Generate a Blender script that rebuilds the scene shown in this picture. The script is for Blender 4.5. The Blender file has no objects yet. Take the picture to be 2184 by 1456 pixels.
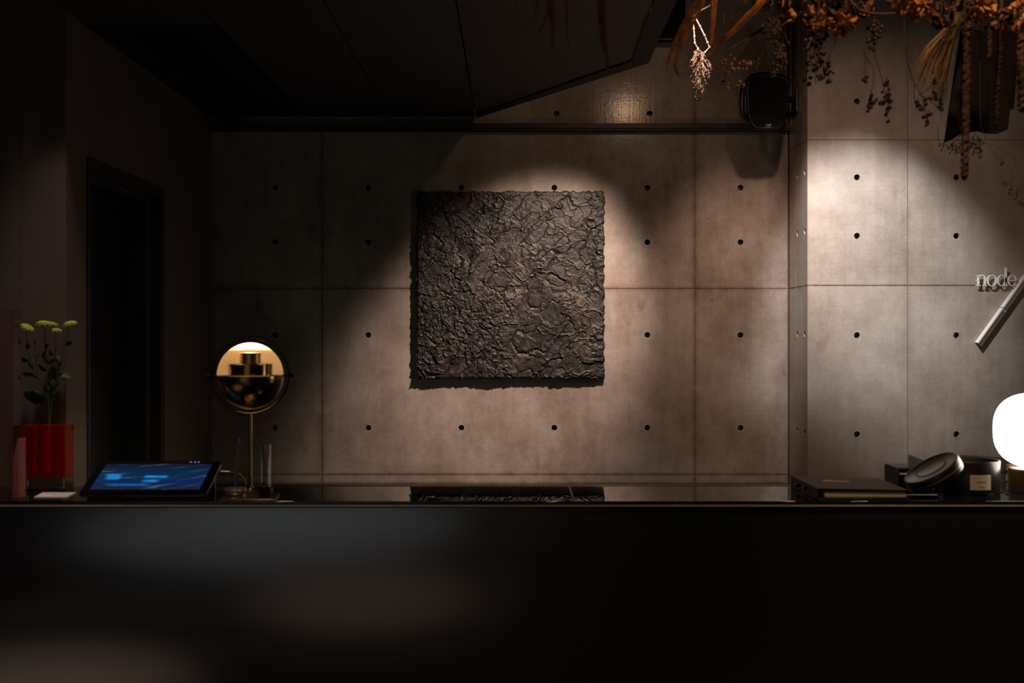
import bpy, math, random
import numpy as np
from mathutils import Vector, Matrix
random.seed(7); np.random.seed(7)
R = math.radians
SC = bpy.context.scene
COL = SC.collection
F, CX, CY, EYE = 2427.0, 1092.0, 712.0, 1.544      # focal length in pixels, vanishing point, eye height

def W(px, py, d):
    """a point of the place: pixel direction at a distance d in front of the lens"""
    return Vector(((px-CX)/F*d, d, EYE+(CY-py)/F*d))

# ------------------------------------------------------------------ camera
cd = bpy.data.cameras.new('camera'); cam = bpy.data.objects.new('camera', cd); COL.objects.link(cam)
cam.location = (0, 0, EYE); cam.rotation_euler = (R(90), 0, 0)
cd.sensor_width = 36; cd.lens = F/2184*36; cd.shift_y = -(728-CY)/2184
cd.dof.use_dof = True; cd.dof.focus_distance = 5.25; cd.dof.aperture_fstop = 2.8
cd.clip_start = .05
SC.camera = cam

# ------------------------------------------------------------------ world (dim warm fill entering by an added rear window)
wd = bpy.data.worlds.new('world'); SC.world = wd; wd.use_nodes = True
bg = wd.node_tree.nodes['Background']; bg.inputs[0].default_value = (1.0, .82, .62, 1); bg.inputs[1].default_value = .25

# ------------------------------------------------------------------ exposure
vs = SC.view_settings
vs.view_transform = 'Standard'; vs.look = 'None'; vs.gamma = 1; vs.exposure = 0; vs.use_curve_mapping = False

# ------------------------------------------------------------------ room lamps and added fill lights
def spot(name, loc, aim, watts, half, blend, color, radius=.03):
    l = bpy.data.lights.new(name, 'SPOT'); o = bpy.data.objects.new(name, l); COL.objects.link(o)
    l.energy = watts; l.spot_size = R(half*2); l.spot_blend = blend; l.color = color; l.shadow_soft_size = radius
    o.location = loc; o.rotation_euler = (Vector(aim)-Vector(loc)).to_track_quat('-Z', 'Y').to_euler()
    return o
WARM = (1, .81, .69)
AMBER = (1, .62, .33)
spot('spotlight_painting', (.656, 4.453, 2.832), (.055, 5.5, 1.58), 325, 24.2, 1.0, (1, .74, .61), .045)
spot('spotlight_painting_spill', (.656, 4.453, 2.832), (.50, 5.5, 2.35), 4.3, 58, .9, (1, .60, .36), .018)
spot('spotlight_pier', (1.06, 4.10, 2.93), (1.625, 5.153, 1.87), 275, 20.2, 1.0, (1, .99, .98), .03)
spot('spotlight_pier_spill', (1.06, 4.10, 2.93), (1.75, 5.153, 1.9), 22, 42, 1.0, (1, .64, .46), .03)
spot('spotlight_wash', (1.06, 4.10, 2.93), (1.12, 5.5, 1.68), 62, 21.5, 1.0, (1, .67, .50), .03)
spot('spotlight_flowers', (.80, 4.43, 3.2), (.757, 4.60, 2.70), 50, 8.5, .7, (1, .84, .72), .02)
spot('fill_flowers', (.95, 2.7, 3.35), (1.0, 3.05, 2.6), 38, 47, 1, AMBER, .05)  # added amber fill for the hanging flowers, without a fixture
spot('fill_counter_left', (-1.25, 3.15, 3.35), (-1.41, 3.62, 1.25), 54, 16, 1, (1, .78, .66), .06)  # added fill for the vase, flowers and card
spot('fill_counter_front', (-.85, 2.75, 3.35), (-.75, 3.38, 1.05), 30, 22, 1, (1, .80, .68), .06)  # added fill that brightens the counter's edge trim
spot('fill_counter_right', (1.40, 2.55, 3.35), (1.36, 3.42, 1.08), 46, 17, 1, (1, .76, .58), .06)  # added fill on the binder pages and jar label
spot('fill_floor_left', (-2.1, 1.7, 3.3), (-2.1, 1.85, 0), 620, 15, .9, (1, .76, .62), .06)  # added warm pool on the unseen floor, mirrored in the steel front
spot('fill_floor_middle', (-.84, -.1, 3.3), (-.84, .1, 0), 330, 15, .8, (1, .68, .54), .06)  # second added warm pool, further back, for the same reflection
spot('fill_floor_rear', (-2.0, -2.6, 3.3), (-2.0, -2.7, 0), 720, 29, .45, (.74, .90, 1), .06)  # added cool pool behind the camera for the bluish steel reflection

# ------------------------------------------------------------------ materials
def mat(name, base=(.5,.5,.5), rough=.5, metal=0, spec=.5, **k):
    m = bpy.data.materials.new(name); m.use_nodes = True
    b = m.node_tree.nodes['Principled BSDF']
    b.inputs['Base Color'].default_value = (*base, 1); b.inputs['Roughness'].default_value = rough
    b.inputs['Metallic'].default_value = metal; b.inputs['Specular IOR Level'].default_value = spec
    for q, v in k.items(): b.inputs[q.replace('_', ' ')].default_value = v
    return m
class NT:
    def __init__(s, m): s.t = m.node_tree; s.b = s.t.nodes['Principled BSDF']
    def n(s, kind, **k):
        x = s.t.nodes.new(kind)
        for q, v in k.items(): setattr(x, q, v)
        return x
    def link(s, a, b): s.t.links.new(a, b)
    def pos(s, scale=(1,1,1), obj=False, rot=(0,0,0)):
        g = s.n('ShaderNodeTexCoord') if obj else s.n('ShaderNodeNewGeometry')
        mp = s.n('ShaderNodeMapping'); mp.inputs['Scale'].default_value = scale; mp.inputs['Rotation'].default_value = rot
        s.link(g.outputs['Object' if obj else 'Position'], mp.inputs['Vector']); return mp.outputs[0]
    def noise(s, vec, scale, detail=4, rough=.55):
        x = s.n('ShaderNodeTexNoise'); x.inputs['Scale'].default_value = scale; x.inputs['Detail'].default_value = detail
        x.inputs['Roughness'].default_value = rough; s.link(vec, x.inputs['Vector']); return x.outputs['Fac']
    def math(s, op, a, b, clamp=False):
        x = s.n('ShaderNodeMath', operation=op, use_clamp=clamp)
        for i, v in enumerate((a, b)):
            if isinstance(v, (int, float)): x.inputs[i].default_value = v
            else: s.link(v, x.inputs[i])
        return x.outputs[0]
    def ramp(s, fac, stops):
        x = s.n('ShaderNodeValToRGB'); e = x.color_ramp.elements
        while len(e) < len(stops): e.new(.5)
        for q, (p, c) in zip(e, stops): q.position = p; q.color = (*c, 1) if len(c) == 3 else c
        s.link(fac, x.inputs[0]); return x.outputs[0]
    def mix(s, mode, fac, a, b):
        x = s.n('ShaderNodeMix', data_type='RGBA', blend_type=mode)
        for i, v in ((0, fac), (6, a), (7, b)):
            if isinstance(v, (int, float)): x.inputs[i].default_value = v
            elif isinstance(v, tuple): x.inputs[i].default_value = (*v, 1)
            else: s.link(v, x.inputs[i])
        return x.outputs[2]
    def bump(s, h, strength, dist):
        x = s.n('ShaderNodeBump'); x.inputs['Strength'].default_value = strength; x.inputs['Distance'].default_value = dist
        s.link(h, x.inputs['Height']); s.link(x.outputs[0], s.b.inputs['Normal'])

def concrete(name, k=1.0, streak=1.0, mottle=.75, joints=()):
    m = mat(name, rough=.5); t = NT(m)
    oi = t.n('ShaderNodeObjectInfo')
    cloud = t.noise(t.pos(), 1.5, 7, .62)
    stre = t.noise(t.pos((9, 9, .55)), 2.2, 5, .6)
    lines = t.noise(t.pos((3, 3, 70)), 1.6, 3, .6)
    vlin = t.noise(t.pos((75, 75, 2.2)), 1.4, 3, .6)
    grain = t.noise(t.pos(), 90, 3, .6)
    f = t.math('ADD', t.math('MULTIPLY', cloud, .76), t.math('MULTIPLY', stre, .26*streak))
    f = t.math('ADD', f, t.math('MULTIPLY', t.math('ADD', t.math('MULTIPLY', lines, .8), t.math('ADD', t.math('MULTIPLY', vlin, .6), t.math('MULTIPLY', grain, 1.6))), .09))
    f = t.math('ADD', f, t.math('MULTIPLY', oi.outputs['Random'], .05))
    c = t.ramp(f, [(.42, (.17*k, .142*k, .122*k)), (.62, (.285*k, .248*k, .220*k)), (.80, (.375*k, .335*k, .305*k))])
    st = t.ramp(t.noise(t.pos((2.2, 2.2, 1.1)), 2.6, 6, .68), [(.60, (1, 1, 1)), (.72, (.70, .64, .58))])
    c = t.mix('MULTIPLY', mottle, c, st)
    m2 = t.ramp(t.noise(t.pos((1, 1, .8)), 5.5, 8, .72), [(.36, (.66, .60, .54)), (.60, (1.06, 1.05, 1.04))])
    c = t.mix('MULTIPLY', mottle*.8, c, m2)
    sp = t.ramp(t.noise(t.pos(), 46, 2, .5), [(.70, (1, 1, 1)), (.76, (.62, .58, .54))])
    c = t.mix('MULTIPLY', .7, c, sp)
    if joints:      # rust-brown bleeding along the formwork joints
        sep = t.n('ShaderNodeSeparateXYZ'); gg = t.n('ShaderNodeNewGeometry'); t.link(gg.outputs['Position'], sep.inputs[0]); acc = None
        for ax_, v, wd_ in joints:
            d = t.math('ABSOLUTE', t.math('SUBTRACT', sep.outputs[ax_], v), 0)
            e = t.math('SUBTRACT', 1.0, t.math('DIVIDE', d, wd_, True), True)
            acc = e if acc is None else t.math('MAXIMUM', acc, e)
        acc = t.math('MULTIPLY', t.math('POWER', acc, 1.6), t.ramp(t.noise(t.pos(), 16, 6, .7), [(.32, (.15,)*3), (.62, (1,)*3)]))
        c = t.mix('MULTIPLY', acc, c, (.55, .45, .37))
    t.link(c, t.b.inputs['Base Color'])
    rg = t.ramp(t.math('ADD', t.math('MULTIPLY', cloud, .5), t.math('MULTIPLY', vlin, .5)), [(.35, (.15,)*3), (.7, (.27,)*3)])
    t.link(rg, t.b.inputs['Roughness'])
    t.b.inputs['Specular IOR Level'].default_value = .33
    h = t.math('ADD', t.math('MULTIPLY', t.math('ADD', lines, vlin), .5), t.math('ADD', t.math('MULTIPLY', t.noise(t.pos(), 28, 4, .65), .9), t.math('MULTIPLY', grain, .6)))
    t.bump(h, .11, .004)
    return m
M = {}
M['concrete'] = concrete('concrete', 1.06, 1.0, 1.0, ((0, -.918, .03), (0, .884, .03), (2, 1.544+.22, .022), (2, 1.544-.678, .02), (2, 1.544-.722, .02), (0, 1.345, .06)))
M['concrete_pier'] = concrete('concrete_pier', 1.16, .7, .6, ((2, 1.544+.22, .01), (1, 5.369, .012)))
M['joint'] = mat('joint', (.085, .062, .048), .9)
M['hole'] = mat('hole', (.012, .010, .009), .9)
M['plug'] = mat('plug', (.30, .27, .24), .7)
def plaster(name, c, rough):
    m = mat(name, c, rough); t = NT(m)
    n = t.noise(t.pos((1, 1, .3)), 3, 5)
    t.link(t.ramp(n, [(.3, tuple(q*.85 for q in c)), (.7, tuple(q*1.15 for q in c))]), t.b.inputs['Base Color'])
    t.bump(t.noise(t.pos((30, 30, 3)), 3, 3), .08, .002); return m
M['wall_dark'] = plaster('wall_dark', (.145, .112, .098), .42)
M['room'] = plaster('room', (.10, .085, .075), .7)
M['floor'] = plaster('floor', (.16, .14, .125), .65)
M['door'] = mat('door', (.02, .018, .016), .22)
M['door_frame'] = mat('door_frame', (.018, .015, .013), .45)
M['black_metal'] = mat('black_metal', (.014, .013, .012), .42, .0)
M['rail'] = mat('rail', (.034, .026, .022), .5, .2)
def mesh_ceiling():
    m = mat('expanded_metal', (.03,.03,.03), .55, .3); t = NT(m)
    def wave(rot):
        w = t.n('ShaderNodeTexWave', wave_type='BANDS', bands_direction='X'); w.inputs['Scale'].default_value = 42
        t.link(t.pos((1, .42, 1), rot=(0, 0, rot)), w.inputs['Vector']); return w.outputs['Fac']
    f = t.math('MAXIMUM', wave(R(38)), wave(R(-38)))
    t.link(t.ramp(f, [(.55, (.004, .004, .004)), (.85, (.060, .056, .052))]), t.b.inputs['Base Color'])
    t.bump(f, .6, .004); return m
M['mesh'] = mesh_ceiling()
M['ceiling_edge'] = mat('ceiling_edge', (.008, .0075, .007), .6, 0, .2)
M['grille_dark'] = mat('grille_dark', (.006, .006, .006), .6)

def steel():
    m = mat('blackened_steel', (.20, .20, .205), .30, .85, .5); t = NT(m)
    n = t.noise(t.pos((.6, 1, 5)), 2, 5)
    t.link(t.ramp(n, [(.3, (.13,)*3), (.75, (.18,)*3)]), t.b.inputs['Roughness'])
    return m
M['steel'] = steel()
M['glass_top'] = mat('glass_top', (.004, .006, .005), .015, 0, .5, IOR=1.62)
M['glass_edge'] = mat('glass_edge', (.010, .030, .022), .12)
M['bronze_trim'] = mat('bronze_trim', (.62, .48, .38), .5, .2)
M['seam'] = mat('seam', (.20, .18, .16), .4)

def relief():
    m = mat('relief_paint', (.03,.027,.025), .5); t = NT(m)
    a = t.noise(t.pos(), 5, 6, .65); b = t.noise(t.pos(), 38, 5, .6)
    f = t.math('ADD', t.math('MULTIPLY', a, .55), t.math('MULTIPLY', b, .45))
    c = t.ramp(f, [(.36, (.0035, .003, .0028)), (.52, (.012, .0098, .0085)), (.61, (.034, .026, .020)), (.69, (.15, .105, .072))])
    t.link(c, t.b.inputs['Base Color'])
    t.link(t.ramp(b, [(.35, (.34,)*3), (.65, (.62,)*3)]), t.b.inputs['Roughness'])
    t.bump(t.noise(t.pos(), 160, 4, .7), .55, .003); return m
M['relief'] = relief()
M['canvas_side'] = mat('canvas_side', (.015, .013, .012), .8)

M['brass'] = mat('brass', (.56, .38, .15), .34, 1)
M['brass_dark'] = mat('brass_dark', (.36, .25, .13), .24, 1)
M['brass_shell'] = mat('brass_shell', (.26, .175, .07), .20, 1)
M['shade_inner'] = mat('shade_inner', (.93, .83, .66), .40, .0)
M['bulb'] = mat('bulb', (1, .8, .5), .5, Emission_Color=(1, .76, .46, 1), Emission_Strength=25)
M['globe'] = mat('globe', (.9, .88, .85), .3, Emission_Color=(1, .90, .76, 1), Emission_Strength=8)
M['walnut'] = mat('walnut', (.10, .055, .022), .30, .5)
M['black_plastic'] = mat('black_plastic', (.006, .006, .0065), .38, 0, .3)
M['jar_black'] = mat('jar_black', (.016, .013, .012), .30, 0, .6)
M['black_fabric'] = mat('black_fabric', (.005, .005, .005), .9, 0, .1)
M['bezel'] = mat('bezel', (.004, .004, .005), .22, 0, .35)
M['grey_metal'] = mat('grey_metal', (.30, .27, .26), .35, .7)
M['dark_chrome'] = mat('dark_chrome', (.34, .31, .30), .32, .6)
M['stylus'] = mat('stylus', (.13, .115, .115), .4)
M['paper'] = mat('paper', (.80, .72, .66), .8)
M['cream'] = mat('cream', (.70, .58, .45), .8)
M['pages'] = mat('pages', (.86, .66, .48), .85)
M['leather'] = mat('leather', (.034, .019, .013), .6, 0, .2)
M['spine'] = mat('spine', (.018, .016, .015), .5)
M['card_print'] = mat('card_print', (.25, .20, .16), .8)
M['pink_paper'] = mat('pink_paper', (.50, .22, .18), .8)
M['grey_paper'] = mat('grey_paper', (.35, .31, .28), .8)
M['sign'] = mat('sign', (.80, .76, .72), .4, .0)
M['clear'] = mat('clear', (.93, .95, .93), .02, 0, .5, Transmission_Weight=1.0, IOR=1.46)
def tinted(name, glass, diff, amount):
    m = bpy.data.materials.new(name); m.use_nodes = True; t = m.node_tree; b = t.nodes['Principled BSDF']
    b.inputs['Base Color'].default_value = (*glass, 1); b.inputs['Transmission Weight'].default_value = 1; b.inputs['Roughness'].default_value = .04
    b.inputs['IOR'].default_value = 1.3
    d = t.nodes.new('ShaderNodeBsdfTranslucent'); d.inputs[0].default_value = (*diff, 1)
    d2 = t.nodes.new('ShaderNodeBsdfDiffuse'); d2.inputs[0].default_value = (*diff, 1)
    a = t.nodes.new('ShaderNodeMixShader'); a.inputs[0].default_value = .5; t.links.new(d.outputs[0], a.inputs[1]); t.links.new(d2.outputs[0], a.inputs[2])
    x = t.nodes.new('ShaderNodeMixShader'); x.inputs[0].default_value = amount
    t.links.new(b.outputs[0], x.inputs[1]); t.links.new(a.outputs[0], x.inputs[2])
    t.links.new(x.outputs[0], t.nodes['Material Output'].inputs[0]); return m
M['red_acrylic'] = tinted('red_acrylic', (.95, .10, .03), (.80, .035, .008), .26)
M['red_tube'] = tinted('red_tube', (.95, .08, .03), (.95, .05, .015), .6)
M['pink_acrylic'] = tinted('pink_acrylic', (.97, .80, .78), (.55, .18, .18), .05)
M['pink_edge'] = tinted('pink_edge', (.95, .5, .5), (.75, .32, .32), .6)
M['petal_green'] = mat('petal_green', (.50, .52, .05), .7)
M['leaf_green'] = mat('leaf_green', (.022, .050, .010), .6)
M['stem_green'] = mat('stem_green', (.05, .09, .02), .6)
def plant(name, c, rough=.75):
    m = mat(name, c, rough); t = NT(m)
    n = t.noise(t.pos(), 40, 3)
    t.link(t.ramp(n, [(.3, tuple(q*.6 for q in c)), (.7, tuple(min(1, q*1.4) for q in c))]), t.b.inputs['Base Color']); return m
M['straw_orange'] = plant('straw_orange', (.50, .20, .045))
M['straw_ochre'] = plant('straw_ochre', (.42, .27, .11))
M['petal_orange'] = plant('petal_orange', (.46, .17, .030))
M['petal_brown'] = plant('petal_brown', (.11, .05, .028))
M['twig_pale'] = plant('twig_pale', (.62, .50, .40))
M['twig_brown'] = plant('twig_brown', (.075, .045, .03))
M['berry'] = plant('berry', (.055, .022, .018), .5)
M['berry_pink'] = plant('berry_pink', (.30, .14, .085), .45)
M['amaranth'] = plant('amaranth', (.075, .033, .013), .9)
M['maroon'] = plant('maroon', (.009, .0045, .004), .9)
M['rope'] = mat('rope', (.02, .018, .016), .6)
def screen():
    m = mat('screen', (.004,.004,.006), .15); t = NT(m)
    tc = t.n('ShaderNodeTexCoord'); mp = t.n('ShaderNodeMapping'); t.link(tc.outputs['UV'], mp.inputs[0])
    sep = t.n('ShaderNodeSeparateXYZ'); t.link(tc.outputs['UV'], sep.inputs[0]); u, v = sep.outputs[0], sep.outputs[1]
    # diagonal streaks of light fanning to the right
    wv = t.math('SUBTRACT', v, t.math('MULTIPLY', t.math('MULTIPLY', u, u), .42))
    cb = t.n('ShaderNodeCombineXYZ'); t.link(t.math('MULTIPLY', u, 1.6), cb.inputs[0]); t.link(t.math('MULTIPLY', wv, 9.0), cb.inputs[1])
    s1 = t.noise(cb.outputs[0], 1.5, 4, .55)
    cl = t.noise(tc.outputs['UV'], 2.3, 3, .5)
    f = t.math('MULTIPLY', t.ramp(s1, [(.56, (0,)*3), (.74, (1,)*3)]), t.ramp(cl, [(.36, (0,)*3), (.62, (1,)*3)]))
    def blob(u0, u1, v0, v1, soft=.035):
        def edge(x, e, sgn):
            return t.math('MULTIPLY_ADD' if False else 'DIVIDE', t.math('SUBTRACT', x, e) if sgn > 0 else t.math('SUBTRACT', e, x), soft, True)
        a = t.math('MULTIPLY', edge(u, u0, 1), edge(u, u1, -1)); b = t.math('MULTIPLY', edge(v, v0, 1), edge(v, v1, -1))
        return t.math('MULTIPLY', a, b)
    bl = t.math('MAXIMUM', t.math('MAXIMUM', blob(.06, .23, .36, .60, .05), blob(.42, .66, .43, .55)), t.math('MAXIMUM', blob(.42, .60, .26, .39, .05), blob(.10, .55, .12, .24, .09)))
    bl = t.math('MULTIPLY', bl, t.ramp(t.noise(tc.outputs['UV'], 11, 3), [(.3, (.55,)*3), (.6, (1,)*3)]))
    base = t.ramp(v, [(0, (.010, .012, .032)), (.30, (.003, .018, .085)), (.60, (.002, .022, .062)), (1, (.004, .006, .018))])
    c = t.mix('ADD', t.math('MULTIPLY', f, .8), base, (.16, .27, .42))
    c = t.mix('ADD', bl, c, (.004, .22, .55))
    t.link(c, t.b.inputs['Emission Color']); t.b.inputs['Emission Strength'].default_value = 1.0
    return m
M['screen'] = screen()
M['led'] = mat('led', (.1,.1,.3), .4, Emission_Color=(.25, .30, 1, 1), Emission_Strength=.9)

# ------------------------------------------------------------------ mesh builder
class MB:
    def __init__(s): s.v = []; s.f = []; s.m = []; s.s = []
    def add(s, vs, fs, mi=0, smooth=True):
        o = len(s.v); s.v += [tuple(q) for q in vs]
        for f in fs: s.f.append([i+o for i in f]); s.m.append(mi); s.s.append(smooth)
        return s
    def box(s, x0, x1, y0, y1, z0, z1, mi=0):
        return s.add([(x0,y0,z0),(x1,y0,z0),(x1,y1,z0),(x0,y1,z0),(x0,y0,z1),(x1,y0,z1),(x1,y1,z1),(x0,y1,z1)],
                     [(0,3,2,1),(4,5,6,7),(0,1,5,4),(1,2,6,5),(2,3,7,6),(3,0,4,7)], mi, False)
    def hexa(s, p, mi=0):   # 4 bottom + 4 top corners, counter-clockwise from above
        return s.add(p, [(0,3,2,1),(4,5,6,7),(0,1,5,4),(1,2,6,5),(2,3,7,6),(3,0,4,7)], mi, False)
    def tube(s, pts, rad, n=6, mi=0, smooth=True):
        pts = [Vector(p) for p in pts]; k = len(pts)
        if not isinstance(rad, (list, tuple)): rad = [rad]*k
        vs = []; up = Vector((.3, .5, .81))
        for i, p in enumerate(pts):
            d = (pts[min(i+1, k-1)]-pts[max(i-1, 0)]).normalized()
            a = d.cross(up)
            if a.length < .05: a = d.cross(Vector((1, 0, 0)))
            a.normalize(); b = d.cross(a); up = b.cross(d) if False else up
            for j in range(n):
                t = 2*math.pi*j/n; vs.append(p+(a*math.cos(t)+b*math.sin(t))*rad[i])
        fs = [(i*n+j, i*n+(j+1) % n, (i+1)*n+(j+1) % n, (i+1)*n+j) for i in range(k-1) for j in range(n)]
        fs += [tuple(range(n))[::-1], tuple((k-1)*n+j for j in range(n))]
        return s.add(vs, fs, mi, smooth)
    def lathe(s, prof, c=(0,0,0), n=40, mi=0, smooth=True, mtx=None):
        vs = []; fs = []
        for r, z in prof:
            for j in range(n):
                t = 2*math.pi*j/n; v = Vector((r*math.cos(t), r*math.sin(t), z))
                vs.append((mtx @ v if mtx else v)+Vector(c))
        k = len(prof)
        fs = [(i*n+j, i*n+(j+1) % n, (i+1)*n+(j+1) % n, (i+1)*n+j) for i in range(k-1) for j in range(n)]
        if prof[0][0] > 1e-6: fs.append(tuple(range(n))[::-1])
        if prof[-1][0] > 1e-6: fs.append(tuple((k-1)*n+j for j in range(n)))
        return s.add(vs, fs, mi, smooth)
    def prism(s, poly, base, eu, ev, en, t0, t1, mi=0):
        """2-D polygon (u,v) placed at base + u*eu + v*ev, from t0 to t1 along en"""
        base, eu, ev, en = Vector(base), Vector(eu), Vector(ev), Vector(en); n = len(poly)
        a = [base+eu*u+ev*v+en*t0 for u, v in poly]; b = [base+eu*u+ev*v+en*t1 for u, v in poly]
        return s.add(a+b, [tuple(range(n))[::-1], tuple(range(n, 2*n))]+[(i, (i+1) % n, n+(i+1) % n, n+i) for i in range(n)], mi, False)
    def ball(s, c, r, nu=8, nv=6, mi=0, sz=(1,1,1)):
        prof = [(max(1e-7, math.sin(math.pi*i/nv))*1, -math.cos(math.pi*i/nv)) for i in range(nv+1)]
        return s.lathe([(q[0]*r, q[1]*r) for q in prof], c, nu, mi, True, Matrix.Diagonal(Vector(sz)))
    def build(s, name, mats, parent=None, bevel=0, seg=2, sharp=35):
        me = bpy.data.meshes.new(name); me.from_pydata(s.v, [], s.f); 
        for q in (mats if isinstance(mats, (list, tuple)) else [mats]): me.materials.append(M[q])
        me.polygons.foreach_set('material_index', s.m); me.polygons.foreach_set('use_smooth', s.s)
        me.update(); me.validate()
        try: me.set_sharp_from_angle(angle=R(sharp))
        except Exception: pass
        o = bpy.data.objects.new(name, me); COL.objects.link(o)
        if parent is not None:
            o.parent = parent; o.location = -parent.location
        if bevel:
            b = o.modifiers.new('bevel', 'BEVEL'); b.width = bevel; b.segments = seg; b.limit_method = 'ANGLE'; b.angle_limit = R(40)
        return o
def thing(name, label, cat, loc, group=None):
    o = bpy.data.objects.new(name, None); COL.objects.link(o); o.location = loc; o.empty_display_size = .05
    return tag(o, label, cat, group)
def tag(o, label, cat, group=None):
    o['label'] = label; o['category'] = cat
    if group: o['group'] = group
    return o
def struct(o): o['kind'] = 'structure'; return o
def stuff(o): o['kind'] = 'stuff'; return o
def place(mesh_obj, name, parent, loc, rot=(0,0,0), sc=(1,1,1)):
    """another object that shares a mesh, as a part of parent (world placement)"""
    c = mesh_obj.copy(); c.name = name; COL.objects.link(c); c.parent = parent
    c.location = Vector(loc)-(parent.location if parent else Vector((0,0,0))); c.rotation_euler = rot; c.scale = sc; return c

# ------------------------------------------------------------------ room shell
YB, YP, XL, XP = 5.503, 5.153, -1.45, 1.338      # back wall, pier face, left wall, pier side
ZLOW, ZHIGH = EYE+1.048, 3.4
struct(MB().box(-4.6, 4.6, -5.2, 5.8, -.1, 0).build('floor', 'floor'))
struct(MB().box(-4.6, 4.6, -5.2, 5.8, ZHIGH, ZHIGH+.1).build('ceiling', 'grille_dark'))
struct(MB().box(-4.6, -4.5, -5.2, 3.80, 0, ZHIGH).build('wall_far_left', 'room'))
struct(MB().box(4.5, 4.6, -5.2, 5.8, 0, ZHIGH).build('wall_far_right', 'room'))
wr = MB()   # unseen rear wall; window opening added to let in fill
wr.box(-4.6, -3.6, -5.2, -5.1, 0, ZHIGH).box(.6, 4.6, -5.2, -5.1, 0, ZHIGH).box(-3.6, .6, -5.2, -5.1, 0, .25).box(-3.6, .6, -5.2, -5.1, 2.5, ZHIGH)
struct(wr.build('wall_rear', 'room'))
wf = MB()
wf.box(-3.6, .6, -5.18, -5.12, .25, .31).box(-3.6, .6, -5.18, -5.12, 2.44, 2.5)
for x in (-3.6, -2.22, -.84, .54): wf.box(x, x+.06, -5.18, -5.12, .31, 2.44)
win = struct(wf.build('added_window_1', 'black_metal'))  # frame of the added window, out of view
MB().box(-3.55, .55, -5.155, -5.145, .28, 2.47).build('pane', 'clear', win)

def panel(mb, o, eu, ev, en, u0, u1, v0, v1, holes, thick=.033, gap=.0014, r=.0138, dep=.030):
    """formwork concrete panel with conical tie holes; front face at o, en points to the viewer"""
    o, eu, ev, en = Vector(o), Vector(eu), Vector(ev), Vector(en)
    u0 += gap; u1 -= gap; v0 += gap; v1 -= gap
    P = lambda u, v, t=0: o+eu*u+ev*v+en*t
    hs = [h for h in holes if u0+.03 < h[0] < u1-.03 and v0+.03 < h[1] < v1-.03]
    us = sorted({round(h[0], 3) for h in hs}); vs = sorted({round(h[1], 3) for h in hs})
    cu = [u0]+[(a+b)/2 for a, b in zip(us, us[1:])]+[u1]; cv = [v0]+[(a+b)/2 for a, b in zip(vs, vs[1:])]+[v1]
    for i in range(len(cu)-1):
        for j in range(len(cv)-1):
            a, b, c, d = cu[i], cu[i+1], cv[j], cv[j+1]
            hh = [h for h in hs if a < h[0] < b and c < h[1] < d]
            if not hh: mb.add([P(a,c), P(b,c), P(b,d), P(a,d)], [(0,1,2,3)], 0, False); continue
            x, y = hh[0]
            an = sorted([2*math.pi*k/20 for k in range(20)]+[math.atan2(q-y, p-x) % (2*math.pi) for p, q in ((a,c),(b,c),(b,d),(a,d))])
            n = len(an); ring = []; out = []
            for t in an:
                ct, st = math.cos(t), math.sin(t)
                k = min(((b-x)/ct if ct > 1e-9 else 1e9), ((a-x)/ct if ct < -1e-9 else 1e9), ((d-y)/st if st > 1e-9 else 1e9), ((c-y)/st if st < -1e-9 else 1e9))
                out.append(P(x+ct*k, y+st*k)); ring.append((ct, st))
            r1 = [P(x+p*r, y+q*r) for p, q in ring]; r2 = [P(x+p*r*.82, y+q*r*.82, -dep) for p, q in ring]; rm = [P(x+p*r*.94, y+q*r*.94, -dep*.25) for p, q in ring]
            mb.add(out+r1, [(k, (k+1) % n, n+(k+1) % n, n+k) for k in range(n)], 0, False)
            mb.add(r1+rm, [(k, (k+1) % n, n+(k+1) % n, n+k) for k in range(n)], 0, True)
            mb.add(rm+r2, [(k, (k+1) % n, n+(k+1) % n, n+k) for k in range(n)], 1, True)
            mb.add(r2, [tuple(range(n))], 1, False)
    e = [P(u0,v0), P(u1,v0), P(u1,v1), P(u0,v1)]; g = [q-en*thick for q in e]
    mb.add(e+g, [(1,0,4,5),(2,1,5,6),(3,2,6,7),(0,3,7,4),(4,7,6,5)], 0, False)
    return hs
plug0 = MB().lathe([(.0042, 0), (.0042, .003), (.0026, .0045)], n=10).build('tie_plug', 'plug'); plug_mesh = plug0
plug_list = []
def fillers(parent, o, eu, ev, en, ucuts, vcuts, ends=True):
    o, eu, ev, en = Vector(o), Vector(eu), Vector(ev), Vector(en); h = .0014
    def bar(u0, u1, v0, v1):
        mb = MB(); q = [o+eu*u+ev*v+en*t for t in (-.030, -.0022) for u, v in ((u0,v0),(u1,v0),(u1,v1),(u0,v1))]
        mb.add(q, [(0,3,2,1),(4,5,6,7),(0,1,5,4),(1,2,6,5),(2,3,7,6),(3,0,4,7)], 0, False).build('joint_filler', 'joint', parent)
    for u in ucuts[1:-1]: bar(u-h, u+h, vcuts[0], vcuts[-1])
    for v in vcuts[1:-1]:
        for a, b in zip(ucuts, ucuts[1:]): bar(a+h, b-h, v-h, v+h)
def panels(parent, o, eu, ev, en, ucuts, vcuts, holes, material):
    fillers(parent, o, eu, ev, en, ucuts, vcuts)
    for i in range(len(ucuts)-1):
        for j in range(len(vcuts)-1):
            mb = MB(); hs = panel(mb, o, eu, ev, en, ucuts[i], ucuts[i+1], vcuts[j], vcuts[j+1], holes)
            p = mb.build('concrete_panel', [material, 'hole'], parent)
            q = Vector(en).to_track_quat('Z', 'Y').to_euler()
            for h in hs:
                c = plug0.copy(); COL.objects.link(c); c.parent = p
                c.location = Vector(o)+Vector(eu)*h[0]+Vector(ev)*h[1]-Vector(en)*.0298; c.rotation_euler = q
ex, ey, ez = (1,0,0), (0,1,0), (0,0,1)
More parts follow.
